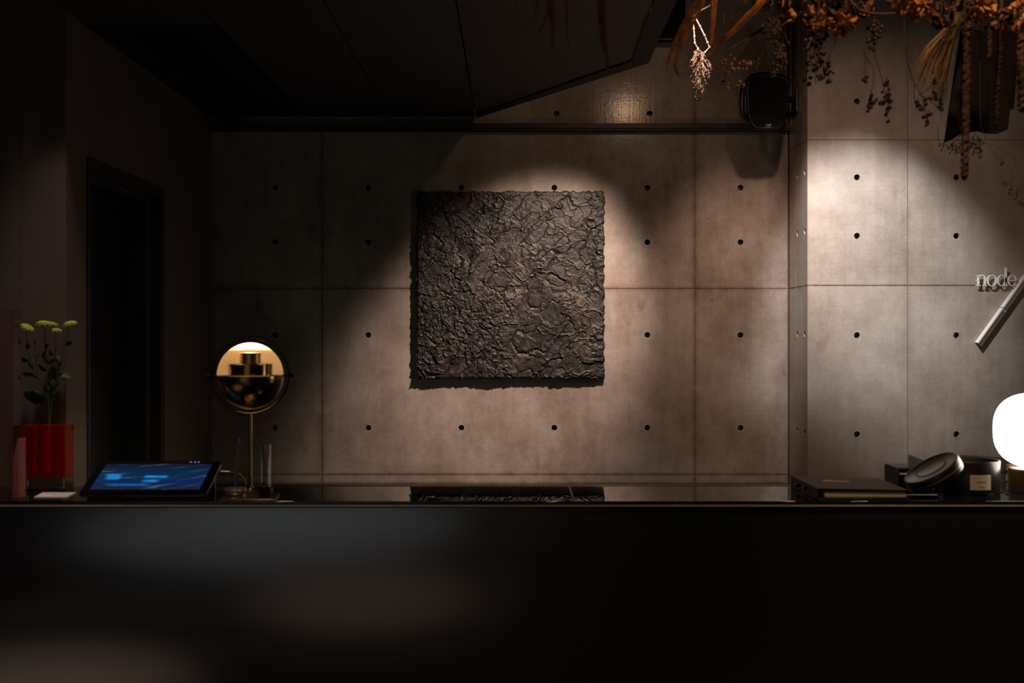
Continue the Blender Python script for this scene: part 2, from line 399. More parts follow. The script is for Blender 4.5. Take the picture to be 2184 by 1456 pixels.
wb = struct(MB().box(XL-.1, XP+.05, YB+.034, YB+.12, 0, ZHIGH).build('wall_back', 'joint'))
bx = [-1.145+.45*i for i in range(6)]
bholes = [(x, EYE+z) for x in bx for z in (.7075, .444, -.0045, -.4535)]+[(x+.011, EYE+1.066) for x in bx]
panels(wb, (0, YB, 0), ex, ez, (0,-1,0), [XL-.01, -.918, .884, XP-.004], [0, EYE-.722, EYE-.678, EYE+.22, EYE+.985, ZHIGH], bholes, 'concrete')
wp = struct(MB().box(XP+.034, 3.6, YP+.034, YB+.12, 0, ZHIGH).build('wall_pier', 'joint'))
px_ = [1.5626, 2.0127, 2.4627, 2.9127]
pholes = [(x, EYE+z) for x in px_ for z in (1.053, .709, .444, -.006, -.454)]
pv = [0, EYE-.68, EYE+.22, EYE+.879, ZHIGH]
panels(wp, (0, YP, 0), ex, ez, (0,-1,0), [XP, 1.792, 3.592], pv, pholes, 'concrete_pier')
sholes = [(y, EYE+z) for y in (YB-.17, YB-.30) for z in (.74, .47, .0, -.45)]
panels(wp, (XP, 0, 0), (0,-1,0), ez, (-1,0,0), [-YB+.004, -YB+.134, -YP], pv, [(-y, z) for y, z in sholes], 'concrete_pier')
plug_tmp = plug0; bpy.data.objects.remove(plug_tmp)
struct(MB().box(3.592, 4.5, YP+.01, YB+.1, 0, ZHIGH).build('wall_right_back', 'joint'))

# left wall with the doorway
D0, D1, ZD = 3.88, 4.73, 2.150
wl = MB(); T = .34
wl.box(XL-T, XL, 3.70, D0, 0, ZHIGH).box(XL-T, XL, D1, YB+.1, 0, ZHIGH).box(XL-T, XL, D0, D1, ZD, ZHIGH)
struct(wl.build('wall_left', 'wall_dark'))
struct(MB().box(-4.5, XL-T, 3.70, 3.80, 0, ZHIGH).build('wall_left_front', 'wall_dark'))
struct(MB().box(-4.5, -1.597, 3.694, 3.6995, 0, ZHIGH).build('trim_1', 'wall_dark'))
dr = struct(MB().box(XL-.16, XL-.12, D0+.02, D1-.13, 0, ZD-.055).build('door_1', 'door'))
df = MB(); df.box(XL-.2, XL+.006, D0, D0+.02, 0, ZD).box(XL-.2, XL+.006, D1-.05, D1, 0, ZD).box(XL-.2, XL+.006, D0+.02, D1-.05, ZD-.05, ZD)
df.build('door_frame', 'door_frame', dr)
MB().box(XL-.2, XL-.03, D1-.13, D1-.05, 0, ZD-.05).build('jamb_post', 'grille_dark', dr)
dt = MB()
for k in range(3): dt.box(XL-.10+k*.03, XL-.085+k*.03, D0+.02, D1-.05, ZD-.064-.004*k, ZD-.05)
dt.build('door_track', 'door_frame', dr)
MB().box(XL-.030, XL-.015, 4.27, 4.33, ZD-.066, ZD-.060).build('door_closer', 'grey_metal', dr)

# lowered mesh ceiling with a clipped corner
E0, E1, E2 = W(1012, 250, YB-.004), W(1385, 131, 4.376), W(1404, 84, 4.05)
edge = [(E0.x, YB-.004), (.528, 4.376), (.519, 4.02), (.515, 3.5)]
low = struct(MB().box(XL, -1.0, 3.5, YB-.004, ZLOW+.03, ZLOW+.05).build('ceiling_lowered', 'ceiling_edge'))
def cpanel(poly, name='mesh_panel', material='mesh', z0=0, z1=.02):
    return MB().prism(poly, (0,0,ZLOW), ex, ey, ez, z0, z1).build(name, material, low)
g = .003
cpanel([(XL, 3.5), (-1.0-g, 3.5), (-1.0-g, 3.86), (XL, 3.86)])
cpanel([(-1.0+g, 3.5), (-.593-g, 3.5), (-.593-g, YB-.006), (-1.0+g, YB-.006)])
cpanel([(-.593+g, 3.5), (-.176-g, 3.5), (-.176-g, YB-.006), (-.593+g, YB-.006)])
bw = .07
cpanel([(-.176+g, 3.5), (.515-bw, 3.5), (.519-bw, 4.02), (.528-bw, 4.35), (-.176+g, YB-.006-.08)])
eb = MB()
inn = [(-.176+g, YB-.006-.08), (.528-bw, 4.35), (.519-bw, 4.02), (.515-bw, 3.5)]
out = [(-.176+g, YB-.006), (.528, 4.376), (.519, 4.02), (.515, 3.5)]
for i in range(3): eb.prism([inn[i], inn[i+1], out[i+1], out[i]][::-1], (0,0,ZLOW), ex, ey, ez, -.006, .012)
eb.build('edge_band', 'ceiling_edge', low)
cpanel([(XL, 5.07), (-1.0-g, 5.07), (-1.0-g, YB-.006), (XL, YB-.006)], 'mesh_panel', 'ceiling_edge')
bk = MB().prism([(-1.0, 3.5), (-.17, 3.5), (.40, 3.5), (.40, 4.3), (-.20, YB-.02), (-1.0, YB-.02)], (0,0,ZLOW), ex, ey, ez, .03, .05)
bk.build('backing', 'grille_dark', low)
for s_ in ((XL+.1, 3.6), (-.1, 3.6), (.35, 3.6), (-.9, 5.3)):
    MB().tube([(s_[0], s_[1], ZLOW+.04), (s_[0], s_[1], ZHIGH)], .006).build('hanger_rod', 'black_metal', low)
# air-conditioning cassette in the left strip of that ceiling
A = (XL+.012, -1.012, 3.872, 5.06)
ac = thing('air_vent', 'black square-framed air vent recessed in the dark ceiling by the left wall', 'vent', ((A[0]+A[1])/2, 4.46, ZLOW))
fr = MB(); b_ = .105
fr.box(A[0], A[1], A[2], A[2]+.035, ZLOW-.008, ZLOW+.02).box(A[0], A[1], A[3]-.08, A[3], ZLOW-.008, ZLOW+.02)
fr.box(A[0], A[0]+b_, A[2]+.035, A[3]-.08, ZLOW-.008, ZLOW+.02).box(A[1]-b_, A[1], A[2]+.035, A[3]-.08, ZLOW-.008, ZLOW+.02)
fr.build('frame', 'ceiling_edge', ac, .002)
MB().box(A[0]+b_, A[1]-b_, A[2]+.035, A[3]-.08, ZLOW+.016, ZLOW+.026).build('recess', 'grille_dark', ac)
sl = MB().box(A[0]+b_, A[1]-b_, -.012, .012, -.001, .002).build('slat', 'grille_dark', ac)
sl.location = Vector((0, A[2]+.09, ZLOW+.004))-ac.location; sl.rotation_euler = (R(30), 0, 0)
for k in range(1, 20):
    place(sl, 'slat', ac, (0, A[2]+.09+k*.05, ZLOW+.004), (R(30), 0, 0))
# rail along the back wall
rl = thing('wall_rail', 'long dark metal rail fixed along the concrete wall under the ceiling', 'rail', (0, YB-.02, EYE+.985))
MB().box(XL+.001, XP-.006, YB-.042, YB-.001, EYE+.975, EYE+1.000).build('rail_body', 'rail', rl, .003)
MB().box(XL+.001, XP-.006, YB-.050, YB-.040, EYE+.985, EYE+1.010).build('rail_lip', 'rail', rl, .002)

# ------------------------------------------------------------------ painting
def vnoise(n, cells, seed, aniso=(1, 1), rot=0.0, warp=None):
    rs = np.random.RandomState(seed); G = rs.rand(96, 96)
    y, x = np.mgrid[0:n, 0:n]/n
    if warp is not None: x = x+warp[0]; y = y+warp[1]
    c, s = math.cos(rot), math.sin(rot)
    u = (x*c+y*s)*cells*aniso[0]+40; v = (-x*s+y*c)*cells*aniso[1]+40
    i = np.floor(u).astype(int); j = np.floor(v).astype(int); a = u-i; b = v-j
    a = a*a*(3-2*a); b = b*b*(3-2*b)
    g = lambda p, q: G[p % 96, q % 96]
    return (g(i,j)*(1-a)+g(i+1,j)*a)*(1-b)+(g(i,j+1)*(1-a)+g(i+1,j+1)*a)*b
def facets(n, cells, seed, aniso, rot, warp, tilt=1.0):
    """irregular broken slabs: warped Voronoi cells, each a plane of its own height and tilt"""
    rs = np.random.RandomState(seed); K = 128
    jx, jy, hh, tx, ty = rs.rand(K, K), rs.rand(K, K), rs.rand(K, K), rs.randn(K, K), rs.randn(K, K)
    y, x = np.mgrid[0:n, 0:n]/n; x = x+warp[0]; y = y+warp[1]; c, s = math.cos(rot), math.sin(rot)
    u = (x*c+y*s)*cells*aniso[0]+60; v = (-x*s+y*c)*cells*aniso[1]+60
    i0 = np.floor(u).astype(int); j0 = np.floor(v).astype(int)
    best = np.full((n, n), 9.0); val = np.zeros((n, n))
    for di in (-1, 0, 1):
        for dj in (-1, 0, 1):
            a, b = (i0+di) % K, (j0+dj) % K
            du = i0+di+jx[a, b]-u; dv = j0+dj+jy[a, b]-v; dd = du*du+dv*dv
            m = dd < best; best = np.where(m, dd, best)
            val = np.where(m, hh[a, b]+tilt*.35*(tx[a, b]*du+ty[a, b]*dv), val)
    return val
def painting():
    n = 600; w = .904; h = .902
    wx = (vnoise(n, 6, 1)-.5)*.05+(vnoise(n, 22, 11)-.5)*.022+(vnoise(n, 60, 13)-.5)*.012; wy = (vnoise(n, 6, 2)-.5)*.05+(vnoise(n, 22, 12)-.5)*.022+(vnoise(n, 60, 14)-.5)*.012
    wp_ = (wx, wy)
    base = vnoise(n, 4, 3, warp=wp_)*.5+vnoise(n, 9, 4, warp=wp_)*.5
    rough = np.clip((vnoise(n, 5, 41)*.7+vnoise(n, 12, 44)*.3-.42)*5, .08, 1)
    H = .0080*facets(n, 8, 61, (1, 1.5), .65, wp_, .8)+.0045*facets(n, 16, 62, (1, 1.4), -.5, wp_, .8)+(.25+.75*rough)*(.0034*facets(n, 34, 63, (1, 1.4), .5, wp_, .9)+.0022*facets(n, 64, 64, (1, 1.2), .1, wp_))
    rid = 1-np.abs(vnoise(n, 9, 32, (1, 1.7), .75, wp_)*2-1); H -= .008*np.clip((rid-.93)/.07, 0, 1)
    rid = 1-np.abs(vnoise(n, 14, 31, (1, 2.0), .7, wp_)*2-1); H += .006*np.clip((rid-.90)/.10, 0, 1)
    H += rough*(.0030*vnoise(n, 60, 42)+.0035*vnoise(n, 90, 43)+.0030*facets(n, 110, 66, (1, 1), .3, wp_, .6))
    H += .006*base; H = H-H.min(); H = np.clip(H/np.percentile(H, 99.7), 0, 1.15)*.021
    yy, xx = np.mgrid[0:n, 0:n]/(n-1)
    jx = (vnoise(n, 60, 51)-.5)*.010; jz = (vnoise(n, 60, 52)-.5)*.010
    em = np.clip((np.abs(xx*2-1)-.97)/.03, 0, 1); en_ = np.clip((np.abs(yy*2-1)-.97)/.03, 0, 1)
    X = -.460+xx*w+jx*em; Z = EYE-.2165+yy*h+jz*en_; Y = YB-.024-H
    Y += np.maximum(em, en_)**2*.008
    v = np.stack([X, Y, Z], -1).reshape(-1, 3)
    idx = np.arange(n*n).reshape(n, n)
    f = np.stack([idx[:-1,:-1], idx[:-1,1:], idx[1:,1:], idx[1:,:-1]], -1).reshape(-1, 4)
    # skirt back to the stretcher
    rim = np.concatenate([idx[0,:], idx[1:,-1], idx[-1,-2::-1], idx[-2:0:-1,0]])
    sk = v[rim].copy(); sk[:,1] = YB-.012; b0 = len(v); m = len(rim)
    v = np.concatenate([v, sk]); q = np.arange(m)
    f = np.concatenate([f, np.stack([rim[(q+1) % m], rim[q], b0+q, b0+(q+1) % m], -1)])
    me = bpy.data.meshes.new('relief_surface'); me.from_pydata(v.tolist(), [], f.tolist()); me.materials.append(M['relief'])
    me.polygons.foreach_set('use_smooth', [True]*len(me.polygons)); me.update()
    t = thing('painting', 'square black relief painting with thick crumpled texture on the concrete wall', 'painting', (0, YB-.012, EYE-.2165))
    o = bpy.data.objects.new('relief_surface', me); COL.objects.link(o); o.parent = t; o.location = -t.location
    MB().box(-.452, .436, YB-.020, YB-.001, EYE-.208, EYE+.678).build('stretcher', 'canvas_side', t)
painting()

# ------------------------------------------------------------------ counter
YF, YK, ZC, SEAM = 3.371, 3.69, EYE-.4945, .185
ZD_ = .95          # lower work surface behind the raised counter
ct = thing('reception_counter', 'long black reception counter with mirror-black glass top and dark steel front', 'counter', (0, YF, 0))
for x0, x1 in ((-2.9, SEAM-.0012), (SEAM+.0012, 3.0)):
    MB().box(x0, x1, YF-.004, YK, ZC-.008, ZC).build('glass_top', 'glass_top', ct, .0012)
    MB().box(x0, x1, YF-.0042, YF-.0035, ZC-.0068, ZC-.0012).build('glass_edge', 'glass_edge', ct)
    MB().box(x0, x1+.006, YF, YF+.02, .06, ZC-.0185).build('front_panel', 'steel', ct, .0015)
MB().box(SEAM-.0012, SEAM+.0012, YF-.003, YK, ZC-.008, ZC-.0006).build('glass_seam', 'seam', ct)
MB().box(-2.9, 3.0, YF-.0065, YF+.02, ZC-.0165, ZC-.0115).build('edge_trim', 'bronze_trim', ct, .001)
MB().box(-2.9, 3.0, YF+.02, YK-.01, 0, ZC-.008).build('carcass', 'black_metal', ct)
MB().box(-1.4, 3.0, YK-.012, 4.5, .91, ZD_).build('work_surface', 'black_metal', ct)
MB().box(-2.9, 3.0, YF+.012, YF+.03, 0, .06).build('plinth', 'black_metal', ct)
def C(px, d): return Vector(((px-CX)/F*d, d, ZC))      # a point on the counter top

# ------------------------------------------------------------------ brass globe lamp on the left
def brass_lamp():
    d = 3.585; c = W(534, 801, d); s = F/d; x, y, z = c
    t = thing('brass_table_lamp', 'brass table lamp with a split round shade in a ring, behind the tablet', 'lamp', (x, y, ZC))
    yaw = R(21); rot = Matrix.Rotation(yaw, 3, 'Z')      # right side swings away
    Rr = 82/s; Rs = 71.5/s
    MB().lathe([(.070, 0), (.070, .006), (.066, .009), (.012, .010), (.009, .016)], (x, y, ZC+.0005), 48).build('base', 'brass_dark', t)
    MB().tube([(x, y, ZC+.008), (x, y, z-Rr+.002)], .0068, 14).build('pole', 'brass_dark', t)
    # flat ring
    n = 72; wd_ = .010; th = .0032; vs = []; fs = []
    for i in range(n):
        a = 2*math.pi*i/n
        for rr, q in ((Rr, -wd_), (Rr, wd_), (Rr-th, wd_), (Rr-th, -wd_)):
            vs.append(rot @ Vector((rr*math.cos(a), q, rr*math.sin(a)))+c)
    for i in range(n):
        for j in range(4): fs.append((i*4+j, i*4+(j+1) % 4, ((i+1) % n)*4+(j+1) % 4, ((i+1) % n)*4+j))
    MB().add(vs, fs).build('ring', 'brass_dark', t)
    def shell(name, a0, a1):
        # quarter sphere: pole axis = the ring's horizontal axis; angle a sweeps about it (0 = up, 90 = front, 180 = down)
        m = MB(); nu, nv = 24, 40; r0, r1 = Rs, Rs-.0016
        for r, mi, flip in ((r0, 0, False), (r1, 1, True)):
            vs = []; fs = []
            for j in range(nv+1):
                p = math.pi*j/nv
                for i in range(nu+1):
                    a = a0+(a1-a0)*i/nu
                    vs.append(rot @ Vector((-math.cos(p)*r, -math.sin(p)*math.sin(a)*r, math.sin(p)*math.cos(a)*r))+c)
            for j in range(nv):
                for i in range(nu):
                    q = (j*(nu+1)+i, j*(nu+1)+i+1, (j+1)*(nu+1)+i+1, (j+1)*(nu+1)+i); fs.append(q[::-1] if flip else q)
            m.add(vs, fs, mi)
        o = (nu+1)*(nv+1)
        for i in (0, nu): m.add([], [])
        for j in range(nv):
            for i in (0, nu):
                a, b = j*(nu+1)+i, (j+1)*(nu+1)+i
                m.f.append([a, b, b+o, a+o]); m.m.append(0); m.s.append(False)
        return m.build(name, ['brass_shell', 'shade_inner'], t)
    shell('upper_shade', R(-90), R(0))
    shell('lower_shade', R(90), R(180))
    # two nested cylinders
    def cyl(name, r, zt, zb, material):
        pr = [(r, zb), (r, zt), (r-.0012, zt+.0004), (r-.002, zt), (r-.002, zb)]
        m = MB(); n_ = 56; vs = []
        for rr, zz in pr:
            for j in range(n_): vs.append((x+rr*math.cos(2*math.pi*j/n_), y+rr*math.sin(2*math.pi*j/n_), z+zz))
        k = len(pr); fs = [(i*n_+j, i*n_+(j+1) % n_, ((i+1) % k)*n_+(j+1) % n_, ((i+1) % k)*n_+j) for i in range(k) for j in range(n_)]
        return m.add(vs, fs).build(name, material, t)
    cyl('inner_cylinder', 22.5/s, 49/s, -49/s, 'brass')
    cyl('outer_cylinder', 46.5/s, 25/s, -25/s, 'brass_shell')
    cyl('cylinder_cap', 46/s, 23/s, 22/s, 'brass') if False else MB().add([(x+rr*math.cos(2*math.pi*j/48), y+rr*math.sin(2*math.pi*j/48), z+zz) for rr, zz in ((46/s, 22/s), (46/s, 23.5/s), (22.7/s, 23.5/s), (22.7/s, 22/s)) for j in range(48)], [(i*48+j, i*48+(j+1) % 48, ((i+1) % 4)*48+(j+1) % 48, ((i+1) % 4)*48+j) for i in range(4) for j in range(48)]).build('cylinder_cap', 'brass', t)
    MB().ball((x, y, z+.044), .011, 20, 14).build('bulb', 'bulb', t)
    MB().ball((x, y, z-.048), .012, 20, 14).build('bulb', 'bulb', t)
    for q, e in ((.064, .62), (-.0665, 4)):
        l = bpy.data.lights.new('lamp_bulb', 'POINT'); l.energy = e; l.color = (1, .80, .56); l.shadow_soft_size = .006
        o = bpy.data.objects.new('lamp_bulb', l); COL.objects.link(o); o.parent = t; o.location = Vector((x, y, z+q))-t.location
    for sx in (-1, 1):
        e = rot @ Vector((sx, 0, 0))
        MB().tube([c+e*(Rs-.004), c+e*(Rr+.001), c+e*(Rr+.004), c+e*(Rr+.013)], [.004, .004, .007, .007], 14).build('knob', 'black_plastic', t)
brass_lamp()

# ------------------------------------------------------------------ tablet display
def tablet():
    d0, d1 = 3.395, 3.395+.186
    bl, br = W(166, 1060, d0), W(439, 1060, d0); tl, tr = W(215, 982.5, d1), W(473, 982.5, d1)
    bl.z = br.z = ZC+.017; 
    t = thing('tablet_display', 'black pen display showing a blue picture, tilted up on the counter beside the red vase', 'tablet', C(310, 3.48))
    U = (br-bl); wd_ = U.length; U.normalize(); V = ((tl+tr)/2-(bl+br)/2); ht = V.length; V.normalize(); N = U.cross(V).normalized(); 
    B = bl
    def rr(u0, u1, v0, v1, r, k=5):
        out = []
        for cx, cy, a in ((u1-r, v0+r, -90), (u1-r, v1-r, 0), (u0+r, v1-r, 90), (u0+r, v0+r, 180)):
            out += [(cx+r*math.cos(R(a+90*i/k)), cy+r*math.sin(R(a+90*i/k))) for i in range(k+1)]
        return out
    MB().prism(rr(0, wd_, 0, ht, .012), B, U, V, N, -.012, -.003).build('back_shell', 'grey_metal', t, .002)
    MB().prism(rr(0, wd_, 0, ht, .012), B, U, V, N, -.003, 0).build('bezel', 'bezel', t, .0008)
    # screen with its own UV map
    mu, mv0, mv1 = .026, .026, .020
    me = bpy.data.meshes.new('screen')
    P = lambda u, v, n: B+U*u+V*v+N*n
    a = [P(mu, mv0, .0006), P(wd_-mu, mv0, .0006), P(wd_-mu, ht-mv1, .0006), P(mu, ht-mv1, .0006)]
    b = [q-N*.001 for q in a]
    me.from_pydata([tuple(q) for q in a+b], [], [(0,1,2,3),(4,7,6,5),(0,4,5,1),(1,5,6,2),(2,6,7,3),(3,7,4,0)])
    uv = me.uv_layers.new(); co = [(0,0),(1,0),(1,1),(0,1)]*2
    for lp in me.loops: uv.data[lp.index].uv = co[lp.vertex_index]
    me.materials.append(M['screen']); me.update()
    o = bpy.data.objects.new('screen', me); COL.objects.link(o); o.parent = t; o.location = -t.location
    for k, q in enumerate((.712, .746, .775)):
        MB().prism(rr(q*wd_+.012, q*wd_+.017, ht-.010, ht-.007, .001, 2), B, U, V, N, -.0005, .0006).build('touch_key', 'led', t)
    for q in (.10, .965):
        p = P(q*wd_, ht*.62, -.012); f = Vector((p.x, p.y+.012, ZC))
        MB().hexa([f+Vector((-.008,-.006,0)), f+Vector((.008,-.006,0)), f+Vector((.008,.006,0)), f+Vector((-.008,.006,0)),
                   p+Vector((-.008,-.004,0)), p+Vector((.008,-.004,0)), p+Vector((.008,.006,.004)), p+Vector((-.008,.006,.004))]).build('stand_leg', 'grey_metal', t, .001)
    MB().box(bl.x+.03, br.x-.03, d0+.004, d0+.018, ZC, ZC+.012).build('foot_strip', 'black_plastic', t, .001)
    cb = [P(wd_-.004, ht*.86, -.010), W(470, 1005, 3.56), W(488, 1005.5, 3.565), W(500, 1007, 3.60), W(512, 1011, 3.63), W(520, 1021, 3.66), W(523, 1031, 3.675), (C(524, 3.68)+Vector((0,0,.003)))]
    c = MB().tube(cb, .0022, 8).build('cable', 'grey_metal', None); return tag(c, 'thin grey cable running from the back of the pen display to the counter', 'cable')
tablet()

# ------------------------------------------------------------------ small things around the lamp
tray = tag(MB().hexa([C(468, 3.385), C(589, 3.385), C(597, 3.508), C(483, 3.508)]+[C(q, e)+Vector((0,0,.003)) for q, e in ((468,3.385),(589,3.385),(597,3.508),(483,3.508))]).build('brass_tray', 'brass', None, .0008),
           'thin rectangular brass tray under the pen stand and glass vase', 'tray')
def pen_stand():
    d = 3.43; c = C(502, d)+Vector((0,0,.003)); s = F/d
    t = thing('pen_stand', 'dark chrome round pen stand on the brass tray', 'pen stand', c)
    r = 25/s
    MB().lathe([(r*.86, 0), (r*.9, .002), (r*.82, .010), (r*.9, .014), (r*.99, .018), (r, .022), (r*.9, .028), (r*.5, .030), (.007, .031), (.0055, .029)], c, 40).build('weighted_base', 'dark_chrome', t)
    b = c+Vector((0,0,.0295)); tip = W(510, 933, d+.006)
    p = thing('stylus', 'slim grey stylus standing upright in the round pen stand', 'stylus', b)
    L = [b+(tip-b)*k for k in (0, .06, .30, .66, .93, .955, .985, 1)]
    MB().tube(L[:5], [.0055, .0068, .0072, .0058, .0040], 14).build('barrel', 'stylus', p)
    MB().tube(L[4:], [.0036, .0030, .0018, .0008], 12).build('nib', 'grey_metal', p)
pen_stand()
def glass_vase():
    d = 3.43; c = C(566, d)+Vector((0,0,.003)); s = F/d; r = 13/s; h = 112/s
    t = thing('glass_cylinder_vase', 'tall clear glass cylinder with a black base on the brass tray', 'vase', c)
    MB().lathe([(r*.96, 0), (r, .002), (r, .034), (r*.9, .036)], c, 32).build('base', 'black_plastic', t)
    n = 32; m = MB(); vs = []
    for rr, zz in ((r*.9, .0365), (r*.9, h), (r*.82, h), (r*.82, .0365)):
        for j in range(n): vs.append((c.x+rr*math.cos(2*math.pi*j/n), c.y+rr*math.sin(2*math.pi*j/n), c.z+zz))
    m.add(vs, [(i*n+j, i*n+(j+1) % n, ((i+1) % 4)*n+(j+1) % n, ((i+1) % 4)*n+j) for i in range(4) for j in range(n)])
    m.build('glass_tube', 'clear', t)
    MB().lathe([(r*1.02, .0), (r*1.02, .003)], c+Vector((0,0,.0335)), 32).build('brass_collar', 'brass', t)
glass_vase()
cq = [C(72, 3.432), C(143, 3.432), C(163, 3.535), C(92, 3.535)]
tag(MB().hexa(cq+[q+Vector((0,0,.003)) for q in cq]).build('white_card', 'paper'),
    'small white card lying flat on the counter in front of the red vase', 'card')

# ------------------------------------------------------------------ red acrylic vase with green flowers
def red_vase():
    d0, d1 = 3.585, 3.658
    x0, x1 = (46-CX)/F*d0, (139-CX)/F*d0; zt = W(0, 907, d0).z; zr = W(0, 1018, d0).z
    t = thing('red_vase', 'red transparent acrylic block vase holding green flowers', 'vase', ((x0+x1)/2, (d0+d1)/2, ZC))
    MB().box(x0, x1, d0, d1, zr, zt).build('red_block', 'red_acrylic', t, .0015)
    MB().box(x0, x1, d0, d1, ZC+.0065, zr-.0005).build('clear_block', 'clear', t, .0015)
    MB().box(x0, x1, d0, d1, ZC, ZC+.006).build('pink_base', 'pink_acrylic', t, .001)
    c = Vector(((103-CX)/F*3.618, 3.618, 0))
    MB().lathe([(.0105, zt-.15), (.0105, zt+.0006), (.0085, zt+.0006), (.0085, zt-.148)], c, 24).build('tube', 'red_tube', t)
    MB().lathe([(.0055, zt-.15), (.0055, zt-.002)], Vector(((78-CX)/F*3.623, 3.623, 0)), 16).build('tube', 'red_tube', t)
    # flowers
    base = Vector((c.x, c.y, zt-.10)); 
    s = thing('green_flowers', 'stems of small lime-green button flowers in the red vase', 'flowers', base)
    fork = W(104, 868, 3.618)
    def stem(pts, r0, r1): MB().tube(pts, [r0+(r1-r0)*i/(len(pts)-1) for i in range(len(pts))], 6).build('stem', 'stem_green', s)
    stem([base, W(104, 900, 3.618), fork, W(100, 800, 3.618), W(97, 740, 3.615), W(95, 698, 3.613)], .0026, .0013)
    stem([base+Vector((.003,.002,0)), W(106, 895, 3.621), W(112, 845, 3.623), W(124, 800, 3.628), W(135, 750, 3.633), W(147, 697, 3.633)], .0022, .0011)
    stem([W(102, 850, 3.618), W(85, 812, 3.608), W(66, 780, 3.603), W(58, 740, 3.603), W(57, 704, 3.603)], .0016, .001)
    stem([W(106, 815, 3.621), W(114, 775, 3.625), W(119, 740, 3.627), W(119, 710, 3.628)], .0015, .0009)
    stem([W(80, 803, 3.608), W(76, 770, 3.606), W(74, 730, 3.603)], .0012, .0007)
    # a button head: a dome with a rippled, frilled surface
    m = MB(); nu, nv = 40, 12; vs = []
    for i in range(nv+1):
        p = math.pi*.62*i/nv
        for j in range(nu):
            a = 2*math.pi*j/nu; k = 1+.10*math.cos(a*10+i*1.9)*math.sin(p)+.05*math.cos(p*18)
            vs.append((math.sin(p)*math.cos(a)*k, math.sin(p)*math.sin(a)*k, math.cos(p)*.52*k))
    fs = [(i*nu+j, i*nu+(j+1) % nu, (i+1)*nu+(j+1) % nu, (i+1)*nu+j) for i in range(nv) for j in range(nu)]+[tuple(nv*nu+j for j in range(nu))]
    m.add(vs, fs); hd = m.build('flower_head', 'petal_green', s)
    spots = [(57, 699, 3.603, 14.5, (.1, .45)), (93, 692, 3.613, 17, (0, 0)), (110, 693, 3.643, 13, (.1, .1)), (119, 706, 3.628, 12.5, (0, 0)), (149, 692, 3.633, 15, (.1, .25))]
    for k, (px, py, d, r, tl) in enumerate(spots):
        o = hd if k == 0 else place(hd, 'flower_head', s, (0,0,0))
        o.location = W(px, py, d)-s.location; o.scale = (r/690,)*3; o.rotation_euler = (tl[0], tl[1], k)
    m = MB(); n = 7; vs = []
    for i in range(n):
        u = i/(n-1); w = .26*math.sin(math.pi*min(1, u*1.02))**.8+.02; z = -.15*u*u
        vs += [(u, -w*(1+.25*(i % 2)), z+.05), (u, 0, z), (u, w*(1+.25*(i % 2)), z+.05)]
    fs = [(3*i+j, 3*i+j+1, 3*i+j+4, 3*i+j+3) for i in range(n-1) for j in range(2)]
    m.add(vs, fs); lf = m.build('leaf', 'leaf_green', s)
    sol = lf.modifiers.new('thick', 'SOLIDIFY'); sol.thickness = .03
    L = [(100, 850, 3.618, 55, 172, 10), (100, 775, 3.615, 24, 40, 30), (100, 790, 3.618, 24, 150, 20), (97, 770, 3.615, 22, 100, 10), (84, 805, 3.608, 22, 165, 40),
         (70, 785, 3.603, 22, 110, 20), (112, 845, 3.623, 26, 60, 30), (108, 838, 3.621, 24, 130, 10), (125, 800, 3.628, 30, -10, 20), (130, 775, 3.628, 22, 130, 30),
         (122, 790, 3.626, 22, 60, 20), (118, 760, 3.625, 20, 140, 10), (60, 770, 3.603, 18, 160, 0), (58, 745, 3.603, 14, 80, 30), (76, 765, 3.606, 16, 60, 20),
         (140, 735, 3.633, 16, 20, 20), (96, 745, 3.615, 15, 60, 0), (112, 830, 3.623, 22, 80, 50), (72, 795, 3.5, 26, 190, 30), (75, 735, 3.5, 12, 90, 10)]
    for k, (px, py, d, ln, an, tilt) in enumerate(L):
        o = lf if k == 0 else place(lf, 'leaf', s, (0,0,0))
        o.location = W(px, py, d)-s.location; o.scale = (ln/690,)*3
        o.rotation_euler = (Matrix.Rotation(R(-an), 4, 'Y') @ Matrix.Rotation(R(70+tilt*(1 if k % 2 else -1)), 4, 'X')).to_euler()
red_vase()
# tall pink acrylic block at the left edge
x0, x1 = (-60-CX)/F*3.395, (37-CX)/F*3.395
pk = thing('pink_acrylic_block', 'tall pink-edged transparent acrylic block at the left end of the counter', 'vase', ((x0+x1)/2, 3.42, ZC))
xe = (27-CX)/F*3.395
MB().box(x0, xe-.0005, 3.397, 3.453, ZC, W(0, 660, 3.395).z).build('block', 'pink_acrylic', pk, .003)
e0, e1 = W(0, 980, 3.395).z, W(0, 935, 3.395).z
MB().hexa([(xe,3.395,ZC), (x1,3.395,ZC), (x1,3.455,ZC), (xe,3.455,ZC), (xe,3.395,e0), (x1,3.395,e1), (x1,3.455,e1), (xe,3.455,e0)]).build('pink_edge', 'pink_edge', pk, .002)

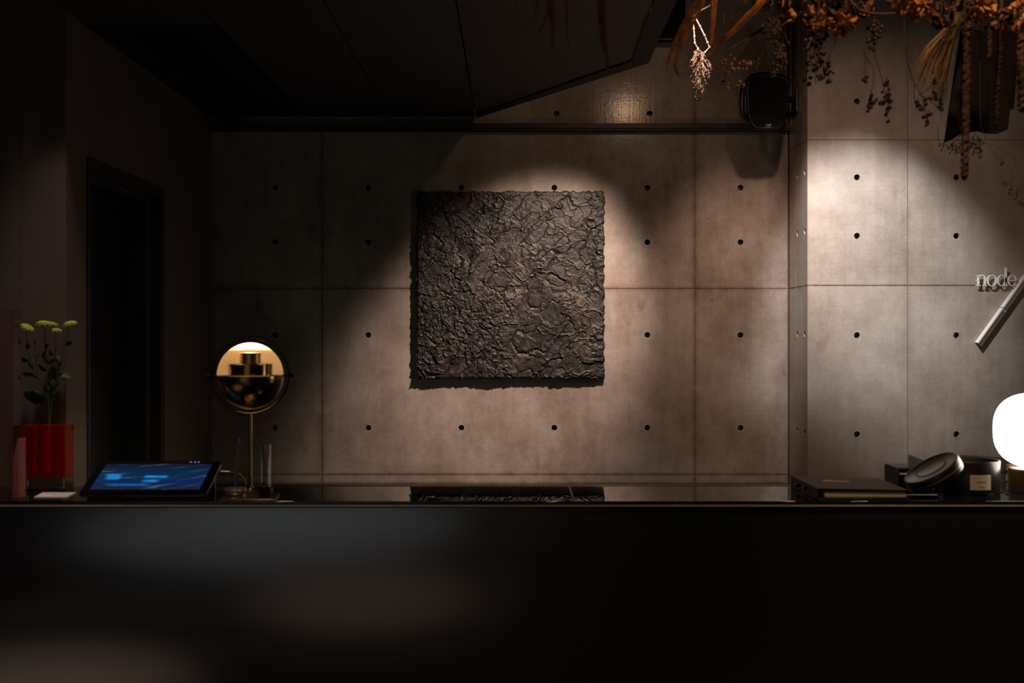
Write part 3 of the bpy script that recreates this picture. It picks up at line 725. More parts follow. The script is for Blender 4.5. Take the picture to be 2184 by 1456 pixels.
# ------------------------------------------------------------------ right end of the counter
def binder():
    f0, f1 = 3.40, 3.665
    t = thing('binder', 'dark brown leather binder lying flat on the counter', 'binder', C(1830, 3.5))
    fl, fr_ = C(1747, f0), C(1938, f0); bl, br_ = C(1690, f1), C(1873, f1)
    Z = lambda q, z: Vector((q.x, q.y, ZC+z))
    def slab(a, b, c, d, za, zb, name, material, bev=.001): return MB().hexa([Z(a,za), Z(b,za), Z(c,za), Z(d,za), Z(a,zb), Z(b,zb), Z(c,zb), Z(d,zb)]).build(name, material, t, bev)
    slab(fl, fr_, br_, bl, 0, .004, 'lower_cover', 'spine')
    i = lambda a, b, k: a+(b-a)*k
    slab(i(fl, fr_, .06)+Vector((0,.004,0)), i(fl, fr_, .985)+Vector((0,.004,0)), i(bl, br_, .98)-Vector((0,.006,0)), i(bl, br_, .05)-Vector((0,.006,0)), .0045, .0245, 'page_block', 'pages', .003)
    # upper cover, sagging a little towards its open edge
    MB().hexa([Z(fl,.029), Z(fr_,.0250), Z(br_,.028), Z(bl,.036), Z(fl,.034), Z(fr_,.0285), Z(br_,.0315), Z(bl,.041)]).build('upper_cover', 'leather', t, .0012)
    o = Vector((-.006,0,0))
    MB().hexa([Z(fl,0.001)+o, Z(fl,.001), Z(bl,.001), Z(bl,.001)+o, Z(fl,.034)+o, Z(fl,.034), Z(bl,.041), Z(bl,.041)+o]).build('spine', 'spine', t, .001)
    a = i(i(fl, fr_, .22), i(bl, br_, .22), .55); b = i(i(fl, fr_, .52), i(bl, br_, .52), .55)
    pz = lambda q, k: Vector((q.x, q.y, ZC+.0385-k*.0035))
    v = Vector((0,.006,0))
    MB().hexa([pz(a,0)-Vector((0,0,.003)), pz(b,1)-Vector((0,0,.003)), pz(b,1)+v-Vector((0,0,.003)), pz(a,0)+v-Vector((0,0,.003)), pz(a,0), pz(b,1), pz(b,1)+v, pz(a,0)+v]).build('title_strip', 'cream', t)
    for k in (.45, .72):
        q = i(fl, bl, k); MB().tube([Z(q, .018)+o*1.2+Vector((0,-.010,0)), Z(q, .018)+o*1.2+Vector((0,.010,0))], .006, 10).build('spine_ring', 'black_plastic', t)
binder()
def jar():
    d = 3.572; s = F/d; c = C(2066, d); r = 62.5/s; h = 69/s
    t = thing('candle_jar', 'black cylindrical jar with a cream paper label, lid off', 'jar', c)
    MB().lathe([(r*.95, 0), (r*.99, .003), (r, .006), (r, h-.002), (r*.985, h), (r*.94, h-.001), (r*.93, h-.02), (.001, h-.021)], c, 64).build('jar_body', 'jar_black', t)
    def lab(name, p0, p1, y0, y1, rr, material):
        aa = lambda px: math.asin(max(-.99, min(.99, ((px-CX)/F*(d-r*.9)-c.x)/r)))
        a0, a1 = aa(p0), aa(p1); z0, z1 = W(0, y0, d-r).z, W(0, y1, d-r).z; n = 10; vs = []
        for i in range(n+1):
            a = a0+(a1-a0)*i/n
            for z, k in ((z0, rr), (z1, rr), (z1, rr-.0006), (z0, rr-.0006)): vs.append((c.x+k*math.sin(a), c.y-k*math.cos(a), z))
        fs = [(4*i+j, 4*(i+1)+j, 4*(i+1)+(j+1) % 4, 4*i+(j+1) % 4) for i in range(n) for j in range(4)]
        MB().add(vs, fs, 0, False).build(name, material, t)
    lab('label', 2068, 2112, 1045, 1013, r+.0006, 'cream')
    lab('label_print', 2080, 2101, 1029, 1026.8, r+.0009, 'card_print')
    lab('label_print', 2084, 2097, 1039.5, 1037.8, r+.0009, 'card_print')
    R_l = 60/s; th = 25/s
    ax = Vector((-.50, -.06, .80)).normalized()        # outward face looks up to the left
    q = ax.to_track_quat('Z', 'Y').to_matrix()
    prof = [(R_l*.90, -th/2+.002), (R_l*.93, -th/2), (R_l*.99, -th/2+.001), (R_l, -th/2+.004), (R_l, th/2-.004), (R_l*.98, th/2-.001), (R_l*.93, th/2), (R_l*.90, th/2-.0015), (.001, th/2-.0015)]
    ctr = W(1991, 1007, 3.455)
    low = min((q @ Vector((a*math.cos(w*.1), a*math.sin(w*.1), b))).z for a, b in prof for w in range(63))
    ctr.z = max(ctr.z, ZC-low+.0004)
    l = thing('jar_lid', 'round black lid leaning against the left of the candle jar', 'lid', Vector((ctr.x, ctr.y, ZC)))
    MB().lathe(prof, ctr, 64, mtx=q).build('lid_disc', 'jar_black', l)
    MB().lathe([(R_l*1.004, -.0018), (R_l*1.010, 0), (R_l*1.004, .0018)], ctr-ax*.001, 64, mtx=q).build('lid_rim', 'dark_chrome', l)
    MB().lathe([(R_l*.55, th/2-.0016), (R_l*.56, th/2-.0006), (R_l*.52, th/2-.0006), (R_l*.51, th/2-.0016)], ctr, 64, mtx=q).build('lid_ridge', 'spine', l)
jar()
def open_box():
    d0, d1 = 3.74, 3.86
    t = thing('black_card_box', 'black open-fronted card box with a raised flap behind the jar lid', 'box', Vector(((1955-CX)/F*d0, 3.8, ZD_)))
    x0 = (1912-CX)/F*d0; x1 = (2012-CX)/F*d0; zt = W(0, 1000, d0).z; e = .005
    m = MB(); m.box(x0, x1, d0, d1, ZD_+.0006, ZD_+e); m.box(x0, x0+e, d0, d1, ZD_+e, zt); m.box(x1-e, x1, d0, d1, ZD_+e, zt); m.box(x0+e, x1-e, d1-e, d1, ZD_+e, zt); m.box(x0, x1, d0, d1, zt, zt+e)
    m.build('box_shell', 'spine', t)
    fy = d0+.03; p = [W(1938, 1000, fy), W(2004, 1000, fy), W(2004, 993, fy), W(1938, 969, fy)]
    for q in p[:2]: q.z = zt+e
    MB().prism([(q.x, q.z) for q in p], (0, fy, 0), ex, ez, (0,1,0), 0, .003).build('flap', 'spine', t)
    MB().box(x0+.012, x1-.012, d0+.004, d1-.01, W(0, 1012, d0).z, W(0, 1009.5, d0).z).build('inner_sheet', 'grey_paper', t)
open_box()
def round_box():
    d = 4.02; s = F/d; c = Vector(((2072-CX)/F*d, d, ZD_+.0006)); r = 80/s; h = W(0, 979, d).z-ZD_
    t = thing('round_black_box', 'wide round black box whose flat top shows behind the candle jar', 'box', c)
    MB().lathe([(r*.93, 0), (r*.95, .003), (r*.95, h-.034), (r*.94, h-.032)], c, 56).build('box_body', 'spine', t)
    MB().lathe([(r*.99, h-.031), (r, h-.029), (r, h-.004), (r*.98, h), (.001, h)], c, 56).build('box_lid', 'leather', t)
round_box()
def papers():
    g_ = 'magazines stacked behind the globe lamp'
    names = ['pink_paper', 'spine', 'grey_paper', 'pink_paper', 'grey_paper', 'spine', 'grey_paper']
    lab = ['pink magazine at the bottom of the stack behind the globe lamp', 'black magazine second from the bottom of the stack behind the globe lamp', 'grey magazine third from the bottom of the stack behind the globe lamp',
           'pink magazine in the middle of the stack behind the globe lamp', 'grey magazine just above the pink one behind the globe lamp', 'black magazine second from the top of the stack behind the globe lamp', 'grey magazine on top of the stack behind the globe lamp']
    z = ZD_+.0006
    for k in range(7):
        h = (.026, .022, .020, .024, .018, .016, .020)[k]; j = (0, .004, -.003, .006, .001, .005, -.002)[k]
        x0 = (2150-CX)/F*3.9+j
        t = thing('magazine', lab[k], 'magazine', (x0+.1, 3.9, z), g_)
        MB().box(x0, x0+.22, 3.76+j, 3.95, z+.001, z+h-.001).build('pages', 'grey_paper' if names[k] != 'pink_paper' else 'pink_paper', t, .0008)
        m = MB(); m.box(x0-.0015, x0+.22, 3.759+j, 3.951, z+h-.001, z+h); m.box(x0-.0015, x0+.22, 3.759+j, 3.951, z, z+.001); m.build('cover', names[k], t)
        z += h
papers()
def globe_lamp():
    d = 3.572; s = F/d; c = C(2212, d)
    t = thing('globe_table_lamp', 'glowing white round glass lamp on a wooden base at the right end', 'lamp', c)
    zb = W(0, 997, d).z; zt = W(0, 838, d).z; rb = 57/s; rg = 87/s; H = (zt-zb)
    MB().lathe([(rb*.98, 0), (rb, .002), (rb, zb-ZC-.002), (rb*.97, zb-ZC)], c, 48).build('base', 'walnut', t)
    pr = []
    n = 26
    for i in range(n+1):
        a = math.pi*i/n; e = 2.5
        cs, sn = -math.cos(a), math.sin(a)
        r = rg*abs(sn)**(2/e); z = H/2*(1 if cs > 0 else -1)*abs(cs)**(2/e)
        pr.append((max(r, 1e-7), zb-ZC+H/2+z))
    MB().lathe(pr, c, 56).build('glass_shade', 'globe', t)
    cb = [W(2160, 1026, 3.685), W(2150, 1024, 3.68), W(2134, 1028, 3.665), W(2131, 1037, 3.64), W(2136, 1049, 3.58), C(2150, 3.50)+Vector((0,0,.0026))]
    tag(MB().tube(cb, .0022, 8).build('lamp_cord', 'black_plastic'), 'thin black cord curling from the globe lamp beside the candle jar', 'cord')
globe_lamp()

# ------------------------------------------------------------------ wall sign and bar
def sign():
    y0 = YP-.0195; s = F/y0
    P = lambda px, py: ((px-CX)/s, EYE+(CY-py)/s)
    t = thing('wall_sign', 'raised metal lettering reading node on the concrete pier', 'sign', (P(2123, 610)[0], YP, P(2123, 610)[1]))
    th = .006
    def ring(m, cx, cy, rx, ry, ix, iy, a0=0, a1=360, n=36, tilt=0):
        k = [R(a0+(a1-a0)*i/n) for i in range(n+1)]
        for i in range(n):
            q = []
            for a, (p, r) in ((k[i], (rx, ry)), (k[i+1], (rx, ry)), (k[i+1], (ix, iy)), (k[i], (ix, iy))):
                q.append((cx+p*math.cos(a), cy-r*math.sin(a)))
            poly = [P(*z) for z in q]
            m.prism([(u, v) for u, v in poly], (0, y0, 0), ex, ez, (0,-1,0), -th/2, th/2)
    def rect(m, x0, x1, yt, yb): m.prism([P(x0,yb), P(x1,yb), P(x1,yt), P(x0,yt)], (0, y0, 0), ex, ez, (0,-1,0), -th/2, th/2)
    def stand(m, px, py): u, v = P(px, py); m.tube([(u, y0, v), (u, YP+.002, v)], .002, 6)
    m = MB(); rect(m, 2084.5, 2088.5, 586, 609); rect(m, 2081, 2092, 608, 609.6); rect(m, 2081.5, 2086, 586, 587.4); ring(m, 2094, 594, 8.2, 8.6, 4.6, 6.9, 0, 165, 20); rect(m, 2098.6, 2102.3, 594, 609); rect(m, 2096, 2105, 608, 609.6); stand(m, 2086.5, 598); stand(m, 2100.4, 600)
    m.build('letter_n', 'sign', t)
    m = MB(); ring(m, 2115, 598, 11.2, 12.4, 7.2, 11.0); stand(m, 2105.8, 598); stand(m, 2124, 598); m.build('letter_o', 'sign', t)
    m = MB(); ring(m, 2136.5, 598, 10.5, 12.2, 6.6, 10.8); rect(m, 2143.2, 2147, 570, 609); rect(m, 2140.6, 2145, 570, 571.5); rect(m, 2145, 2149.4, 608, 609.6); stand(m, 2145, 590); stand(m, 2128, 598); m.build('letter_d', 'sign', t)
    m = MB(); ring(m, 2158.5, 598, 9.6, 12.2, 6.2, 10.9, 0, 325, 32); rect(m, 2150.5, 2167.8, 597.2, 598.9); stand(m, 2150.8, 598); m.build('letter_e', 'sign', t)
    # slanting bar
    y1 = YP; s1 = F/(YP-.02); Q = lambda px, py: Vector(((px-CX)/s1, 0, EYE+(CY-py)/s1))
    b = thing('slanted_bar', 'slanted grey metal bar fixed to the pier, crossing the end of the lettering', 'bar', Q(2135, 662)+Vector((0, YP, 0)))
    d = (Q(2184, 588)-Q(2081, 732)).normalized(); nn = Vector((-d.z, 0, d.x)); o0 = Q(2083.5, 731)
    def seg(l0, l1):
        m = MB(); m.prism([(l0, -.026), (l1, -.026), (l1, -.003), (l0, -.003)], o0, d, nn, (0,-1,0), -YP+.024, -YP+.027) if False else None
        A_ = lambda l, k, yy: o0+d*l+nn*k+Vector((0, yy, 0))
        f = lambda l0, l1, k0, k1, ya, yb: m.hexa([A_(l0,k0,ya), A_(l1,k0,ya), A_(l1,k0,yb), A_(l0,k0,yb), A_(l0,k1,ya), A_(l1,k1,ya), A_(l1,k1,yb), A_(l0,k1,yb)])
        f(l0, l1, -.026, -.003, YP-.020, YP-.016); f(l0, l1, -.003, .003, YP-.034, YP-.001); f(l0+.004, l1-.004, -.024, -.004, YP-.016, YP-.001)
        m.build('bar_segment', 'sign', b, .0006)
    L1 = (Q(2137, 656)-Q(2083.5, 731)).length
    seg(0, L1-.0015); seg(L1+.0015, L1+.42)
sign()

# ------------------------------------------------------------------ speaker, camera dome, cable, black box
def speaker():
    t = thing('wall_speaker', 'black wall speaker mounted in the corner beside the pier', 'speaker', W(1640, 215, 5.36))
    fr_ = [(1600,158),(1622,154),(1645,153),(1668,158),(1687,169),(1685,190),(1678,235),(1670,270),(1662,276),(1610,278),(1602,270),(1592,246),(1590,190),(1594,165)]
    def ring(d, k, dx, dy):
        c = (1640, 215); return [W(c[0]+(x-c[0])*k+dx, c[1]+(y-c[1])*k+dy, d) for x, y in fr_]
    m = MB(); n = len(fr_); L = [ring(5.120, .93, 0, 0), ring(5.130, 1, 0, 0), ring(5.17, 1.0, 0, 0), ring(5.30, .70, 8, -4)]
    vs = sum(L, []); fs = [tuple(range(n)), tuple(3*n+i for i in range(n))[::-1]]
    for k in range(3): fs += [(k*n+i, (k+1)*n+i, (k+1)*n+(i+1) % n, k*n+(i+1) % n) for i in range(n)]
    m.add(vs, fs, 0, False).build('cabinet', 'black_plastic', t, .003)
    a, b = ring(5.118, .88, 0, 0), ring(5.121, .88, 0, 0)
    MB().add(a+b, [tuple(range(n)), tuple(n+i for i in range(n))[::-1]]+[(i, n+i, n+(i+1) % n, (i+1) % n) for i in range(n)], 0, False).build('grille', 'black_fabric', t)
    MB().hexa([W(1632,274,5.114), W(1646,273.5,5.114), W(1646,273.5,5.118), W(1632,274,5.118), W(1632,264,5.114), W(1646,263.5,5.114), W(1646,263.5,5.118), W(1632,264,5.118)]).build('badge', 'black_plastic', t)
    bm = MB(); w1 = lambda x, y: W(x, y, 5.1125)
    for pts in ([(1635,265),(1639,268.5),(1643,265)], [(1639,268.5),(1639,272)], [(1635,272),(1643,272)]):
        bm.tube([w1(*p) for p in pts], .0012, 5)
    bm.build('badge_mark', 'grey_metal', t)
    m = MB(); m.tube([W(1597, 172, 5.19), W(1584, 182, 5.19), W(1582, 215, 5.19), W(1584, 246, 5.19), W(1597, 258, 5.19)], .013, 8); m.build('side_bracket', 'black_metal', t)
    m = MB(); p0 = W(1662, 208, 5.27); m.tube([p0, W(1685, 212, 5.33), Vector((XP-.012, 5.35, W(0, 214, 5.35).z))], .016, 8); m.build('mounting_arm', 'black_metal', t)
    z = W(0, 214, 5.35).z; MB().box(XP-.014, XP-.0005, 5.31, 5.39, z-.06, z+.05).build('wall_plate', 'black_metal', t, .002)
speaker()
tag(MB().tube([(XP-.008, 5.385, ZHIGH), (XP-.007, 5.385, 2.9), (XP-.008, 5.385, 2.72), (XP-.012, 5.37, 2.655)], .0055, 8).build('speaker_cable', 'black_plastic'), 'thin black cable running down the corner to the wall speaker', 'cable')
dc = thing('security_camera', 'small black dome camera hanging under the ceiling corner at left', 'camera', W(490, 250, 5.36))
c = W(490, 249, 5.36); zt = ZLOW
MB().lathe([(.042, zt-c.z), (.042, -.012), (.036, -.018)], c, 28).build('housing', 'black_plastic', dc)
MB().lathe([(1e-6, -.046), (.014, -.043), (.025, -.034), (.032, -.020), (.033, -.016)], c, 28).build('dome', 'bezel', dc)
MB().ball(c+Vector((-.002, -.018, -.046)), .004, 10, 8).build('lens', 'grey_metal', dc)
bx_ = thing('spotlight_housing', 'square black spotlight housing hanging beside the ceiling corner', 'spotlight', W(1415, 88, 4.36))
q = W(1395, 91, 4.30); r_ = W(1462, 91, 4.30)
MB().box(q.x, r_.x, 4.30, 4.375, q.z, ZHIGH-.1).build('housing', 'black_plastic', bx_, .002)
MB().box(q.x+.006, r_.x-.05, 4.2975, 4.3002, q.z+.011, q.z+.015).build('rim_strip', 'grey_metal', bx_)
MB().box(q.x+.02, r_.x-.02, 4.32, 4.36, ZHIGH-.1, ZHIGH).build('ceiling_mount', 'black_metal', bx_)

# ------------------------------------------------------------------ hanging dried flowers
ZR = 2.80
rk = thing('hanging_rack', 'black steel rack above the counter from which the dried flowers hang', 'rack', (1.1, 3.3, ZR))
for y in (2.45, 2.75, 3.05, 3.45, 3.75, 4.05): MB().tube([(-.3 if y < 3.2 else .62, y, ZR), (2.4, y, ZR)], .006, 8).build('rack_bar', 'black_metal', rk)
for x in (.70, 1.5, 2.35): MB().tube([(x, 2.4, ZR+.012), (x, 4.1, ZR+.012)], .006, 8).build('rack_rail', 'black_metal', rk)
for x in (.70, 2.35):
    for y in (2.6, 3.9): MB().tube([(x, y, ZR+.01), (x, y, ZHIGH)], .004, 6).build('hanger_rod', 'black_metal', rk)
def curve(pts, n=8):
    """smooth path through pixel/depth control points"""
    P = [W(*p) if not isinstance(p, Vector) else p for p in pts]; out = []
    for i in range(len(P)-1):
        a, b, c, d = P[max(i-1, 0)], P[i], P[i+1], P[min(i+2, len(P)-1)]
        for k in range(n):
            t = k/n; out.append(.5*((2*b)+(c-a)*t+(2*a-5*b+4*c-d)*t*t+(3*b-a-3*c+d)*t**3))
    out.append(P[-1]); return out
def upto(px, d): p = W(px, 0, d); return Vector((p.x, p.y, ZR+.004))
def taper(n, a, b): return [a+(b-a)*i/max(1, n-1) for i in range(n)]
rnd = random.Random(3)

# plumes of grass: a bundle of fine strands drawn to a point
def plume(label, path, width, strands, material='straw_orange', fray=.35, group='dried grass plumes'):
    P = curve(path, 6); t = thing('grass_plume', label, 'dried grass', P[0], group); L = len(P)
    MB().tube(P, taper(L, .0022, .0010), 5).build('stem', material, t)
    m = MB()
    for k in range(strands):
        a = rnd.uniform(0, 6.28); rr = rnd.uniform(.1, 1)*width; st = rnd.randint(0, L//3); en = L-1-int(rnd.random()**2*L*fray)
        off = Vector((math.cos(a), math.sin(a)*.7, 0))*rr; pts = []
        for i in range(st, max(en, st+3)):
            u = i/(L-1); w = math.sin(math.pi*min(1, .15+u*.85))**.7
            pts.append(P[i]+off*w+Vector((rnd.gauss(0, .0008), rnd.gauss(0, .0008), 0)))
        m.tube(pts, taper(len(pts), .0014, .0004), 3)
    stuff(m.build('strands', material, t)); return t
plume('thick orange grass plume hanging before the dark mesh ceiling, the nearest to its left seam', [upto(1172, 2.75), (1174, -40, 2.75), (1178, 40, 2.75), (1179, 112, 2.75)], .009, 46)
plume('longest orange grass plume hanging before the dark ceiling, tip over the wall top', [upto(1280, 2.75), (1282, -40, 2.75), (1285, 60, 2.75), (1291, 110, 2.75), (1299, 158, 2.75)], .010, 46)
plume('orange grass plume bent to the left, lowest left tip before the dark ceiling', [upto(1175, 2.8), (1172, -30, 2.8), (1160, 45, 2.8), (1140, 85, 2.8), (1115, 117, 2.8)], .004, 18)
plume('short orange grass wisp furthest left before the dark ceiling', [upto(1094, 2.8), (1097, -30, 2.8), (1100, 25, 2.8), (1104, 48, 2.8)], .004, 16)
plume('faint orange wisp between the bent plume and the thick plume', [upto(1146, 2.85), (1147, -30, 2.85), (1142, 30, 2.85), (1130, 62, 2.85)], .005, 16)
plume('thin straight orange wisp right of the thick plume', [upto(1206, 2.8), (1208, -40, 2.8), (1209, 40, 2.8), (1213, 118, 2.8)], .004, 9)
plume('thin wisp of grass just left of the square spotlight housing', [upto(1388, 2.9), (1388, -30, 2.9), (1387, 5, 2.9), (1386, 30, 2.9)], .003, 8)
plume('broad golden grass plume sweeping down left beside the square spotlight housing', [upto(1515, 3.0), (1500, -40, 3.0), (1478, 20, 3.0), (1455, 65, 3.0), (1432, 110, 3.0), (1421, 150, 3.0)], .012, 50, fray=.6)
plume('golden grass plume hanging beside the white twig, tip fanned', [upto(1520, 3.05), (1505, -30, 3.05), (1480, 40, 3.05), (1452, 100, 3.05), (1440, 140, 3.05), (1450, 165, 3.05)], .010, 30, fray=.6)
plume('wide brown grass plume behind the lit white twig', [upto(1525, 3.3), (1524, -30, 3.3), (1520, 40, 3.3), (1516, 100, 3.3)], .013, 40, 'straw_orange', .5)
plume('loose brown grass plume slanting left above the speaker', [upto(1650, 3.3), (1630, -20, 3.3), (1590, 40, 3.3), (1545, 85, 3.3), (1500, 130, 3.3)], .016, 40, 'straw_orange', .7)
plume('thin brown grass plume crossing behind the berry sprays above the speaker', [upto(1700, 3.62), (1690, 0, 3.62), (1640, 50, 3.62), (1580, 90, 3.62), (1525, 120, 3.62)], .008, 24, 'petal_brown', .6)
plume('small dark grass plume above the brown plume near the top edge', [upto(1600, 3.2), (1590, -20, 3.2), (1570, 20, 3.2), (1552, 55, 3.2)], .012, 30, 'petal_brown', .6)

# berry sprays: twig, side twigs, single berries
berry0 = {}
def berry_mesh(material):
    if material not in berry0:
        o = MB().ball((0,0,0), 1, 8, 6, sz=(1, 1, 1.12)).build('berry', material); berry0[material] = o.data; bpy.data.objects.remove(o)
    return berry0[material]
def spray(label, stems, clusters, d, r, twig='twig_brown', bmat='berry', tr=.0022, group='dried berry sprays', name='berry_spray', step=5):
    """stems: paths of (px,py[,d]); clusters: (px, py, half-width, half-height, count) around a stem end"""
    t = thing(name, label, 'dried flowers', W(stems[0][0][0], max(0, stems[0][0][1]), d), group)
    for i, s in enumerate(stems):
        P = curve([(q[0], q[1], q[2] if len(q) > 2 else d) if not isinstance(q, Vector) else q for q in s], step)
        m = MB().tube(P, taper(len(P), tr*(1 if i == 0 else .7), tr*.45), 5)
        if step == 1:
            for q in P[1:-1]: m.ball(q, tr*1.15, 7, 5)
        m.build('twig', twig, t)
    me = berry_mesh(bmat); k = 0; tm = MB()
    for px, py, hw, hh, n in clusters:
        top = W(px, py-hh*.9, d)
        for i in range(n):
            u = rnd.uniform(-1, 1); v = rnd.uniform(-1, 1); u *= (1-.45*max(0, v))
            p = W(px+u*hw, py+v*hh, d+rnd.uniform(-.03, .03))
            o = bpy.data.objects.new('berry', me); COL.objects.link(o); o.parent = t; o.location = p-t.location
            q = r*rnd.uniform(.7, 1.25); o.scale = (q, q, q); o.rotation_euler = (rnd.uniform(0, 1), rnd.uniform(0, 1), 0)
            up = W(px+u*hw*.35, py+(v-.55)*hh, d)
            tm.tube([p, (p+up)/2+Vector((0, 0, .003)), up], [.0007, .0009, .0011], 3)
    if tm.v: stuff(tm.build('stalks', twig, t))
    return t
spray('pale twig with a lit cluster of pink seeds, brightest of the dried flowers', 
      [[upto(1545, 4.60), (1535, -60, 4.60), (1514, 12, 4.60), (1490, 25, 4.60), (1474, 38, 4.60)], [(1481, 33), (1493, 56), (1503, 76), (1509, 91), (1513, 101), (1503, 112), (1497, 127), (1492, 145), (1493, 170)], [(1478, 42), (1480, 62), (1481, 78), (1482, 92), (1489, 104), (1492, 112)]],
      [(1493, 165, 20, 36, 85), (1487, 114, 8, 8, 12), (1508, 152, 14, 16, 18), (1490, 195, 11, 20, 26)], 4.60, .0046, 'twig_pale', 'berry_pink', .0044, name='seed_twig', step=1)
spray('small brown berry spray between the lit twig and the speaker', [[upto(1700, 3.6), (1690, 10), (1640, 55), (1600, 80), (1570, 110), (1545, 125)], [(1600, 80), (1560, 140), (1555, 180)]],
      [(1553, 140, 16, 24, 12), (1585, 140, 20, 12, 9), (1548, 175, 10, 14, 6), (1580, 178, 12, 8, 6)], 3.6, .0058, 'twig_brown', 'berry_pink', .0016)
spray('berry spray hanging directly above the speaker', [[upto(1690, 3.55), (1675, 10), (1660, 60), (1662, 150)], [(1665, 40), (1650, 80), (1615, 130)]],
      [(1640, 65, 22, 22, 14), (1665, 105, 18, 42, 30), (1655, 150, 16, 14, 9), (1615, 135, 8, 12, 6)], 3.55, .0060)
spray('densest dark berry spray hanging in front of the pier corner', [[upto(1735, 3.45), (1735, 10), (1738, 80), (1740, 180)], [(1785, 60), (1778, 100), (1765, 130), (1768, 175)]],
      [(1738, 100, 26, 42, 44), (1745, 145, 26, 24, 20), (1768, 155, 9, 30, 11), (1722, 172, 7, 12, 6)], 3.45, .0062)
spray('long forked berry spray hanging in front of the bright pier', [[upto(1862, 3.45), (1862, 20), (1866, 110), (1880, 165), (1893, 220)], [(1812, 76), (1838, 98), (1845, 120), (1862, 145), (1862, 180), (1855, 210), (1853, 235)], [(1845, 110), (1846, 150), (1845, 172)]],
      [(1893, 198, 14, 24, 15), (1856, 222, 8, 20, 9), (1875, 218, 12, 8, 5), (1893, 242, 6, 20, 7), (1866, 60, 16, 22, 14), (1858, 95, 12, 18, 10), (1845, 168, 4, 14, 3)], 3.45, .0062)
spray('dark drooping sprig on a curved stem below the orange petals at right', [[upto(1928, 3.4), (1929, 5), (1929, 50), (1932, 110), (1945, 165), (1965, 205), (1978, 255)], [(1950, 178), (1950, 210), (1956, 235)], [(1965, 200), (1990, 180), (1998, 165)], [(1960, 200), (1985, 215), (2005, 235)]],
      [(1962, 222, 14, 16, 14), (1978, 255, 8, 16, 9), (1988, 205, 10, 10, 6), (2004, 225, 8, 16, 7), (1995, 165, 8, 14, 6)], 3.4, .0052)
spray('fine dark bushy sprig below the maroon leaves', [[upto(2060, 3.6), (2060, 100), (2058, 250), (2052, 300)], [(2052, 285), (2080, 320)], [(2052, 285), (2020, 318)], [(2000, 270), (2002, 300), (2006, 312)]],
      [(2080, 318, 22, 20, 40), (2038, 322, 16, 18, 22), (2012, 315, 10, 8, 8)], 3.6, .0024, tr=.0016)
spray('thin reddish twig trailing down at the right edge', [[upto(2100, 3.2), (2090, 200), (2100, 290), (2120, 325), (2140, 350)], [(2110, 308), (2140, 320), (2165, 342), (2160, 375), (2158, 405), (2170, 430), (2190, 445)]],
      [(2145, 390, 6, 6, 4), (2162, 415, 10, 12, 8), (2178, 432, 6, 6, 4), (2138, 348, 6, 4, 3)], 3.2, .0040, tr=.0014)

# papery orange flower heads
m = MB(); vs = []; n = 5
for i in range(n):
    for j in range(n):
        u = i/(n-1); v = j/(n-1)*2-1; w = math.sin(math.pi*(.10+.88*u))**1.2*(1+.22*math.sin(9*u+v*3))
        vs.append((v*w*.55, u, .28*u*u+.22*v*v*w+.13*math.sin(7*u+4*v)))
m.add(vs, [(i*n+j, i*n+j+1, (i+1)*n+j+1, (i+1)*n+j) for i in range(n-1) for j in range(n-1)])
petal_o = m.build('petal', 'petal_orange'); petal_b = petal_o.data.copy(); petal_b.materials[0] = M['petal_brown']; petal_me = petal_o.data; bpy.data.objects.remove(petal_o)
def head(label, px, py, d, rad, count, brown=.2):
    c = W(px, py, d); t = thing('papery_flower', label, 'dried flowers', c, 'papery orange flower heads')
    MB().tube([upto(px+6, d), c+Vector((.004, 0, .08)), c], [.0022, .002, .003], 5).build('stem', 'twig_brown', t)
    for k in range(count):
        v = Vector((rnd.gauss(0, 1), rnd.gauss(0, 1), rnd.gauss(-.15, .9))).normalized()
        o = bpy.data.objects.new('petal', petal_b if rnd.random() < brown else petal_me); COL.objects.link(o); o.parent = t
        o.location = v*rad*F**0*rnd.uniform(.25, .55)
        o.rotation_euler = (v.to_track_quat('Y', 'Z').to_matrix() @ Matrix.Rotation(rnd.uniform(0, 6.28), 3, 'Y') @ Matrix.Rotation(rnd.uniform(-.6, .6), 3, 'X')).to_euler()
        q = rad*rnd.uniform(.45, .8); o.scale = (q*1.1, q, q)
    return t
HD = [('orange papery flower head just right of the lit twig grasses, at the top edge', 1690, 15, 3.35, .048, 22, .6), ('orange papery flower head above the densest berry spray', 1745, 42, 3.30, .040, 26, .25),
      ('lowest orange papery flower head, beside the forked berry spray', 1800, 52, 3.25, .040, 26, .2), ('brownish papery flower head between the two berry sprays at the top edge', 1770, 5, 3.4, .050, 22, .7),
      ('dark papery flower head above the forked berry spray', 1835, 12, 3.45, .045, 20, .8), ('golden papery flower head above the curved dark branch', 1925, 2, 3.2, .045, 26, .05),
      ('golden papery flower head at the right end of the curved dark branch', 1965, 18, 3.06, .034, 24, .05), ('brown papery flower head above the straw fan', 2008, 32, 3.35, .046, 24, .75),
      ('orange papery flower head above the maroon leaves', 2090, 12, 3.15, .042, 24, .3), ('small reddish papery flower head above the maroon leaves', 2135, 42, 2.98, .034, 26, .2),
      ('reddish papery flower head at the right edge of the view', 2175, 35, 3.1, .042, 26, .25), ('dark papery flower head between the straw fan and the long tassel', 2047, 0, 3.36, .036, 20, .6), ('small brown papery flower head over the speaker berries', 1628, 0, 3.55, .036, 18, .8)]
for h in HD: head(*h)
tag(MB().tube(curve([upto(1800, 3.3), (1812, -20, 3.3), (1826, 15, 3.3), (1850, 27, 3.3), (1890, 30, 3.3), (1935, 24, 3.3), (1975, 8, 3.3), upto(2010, 3.3)], 6), .0042, 7).build('curved_branch', 'twig_brown'), 'curved dark branch looping between the papery flower heads', 'branch')

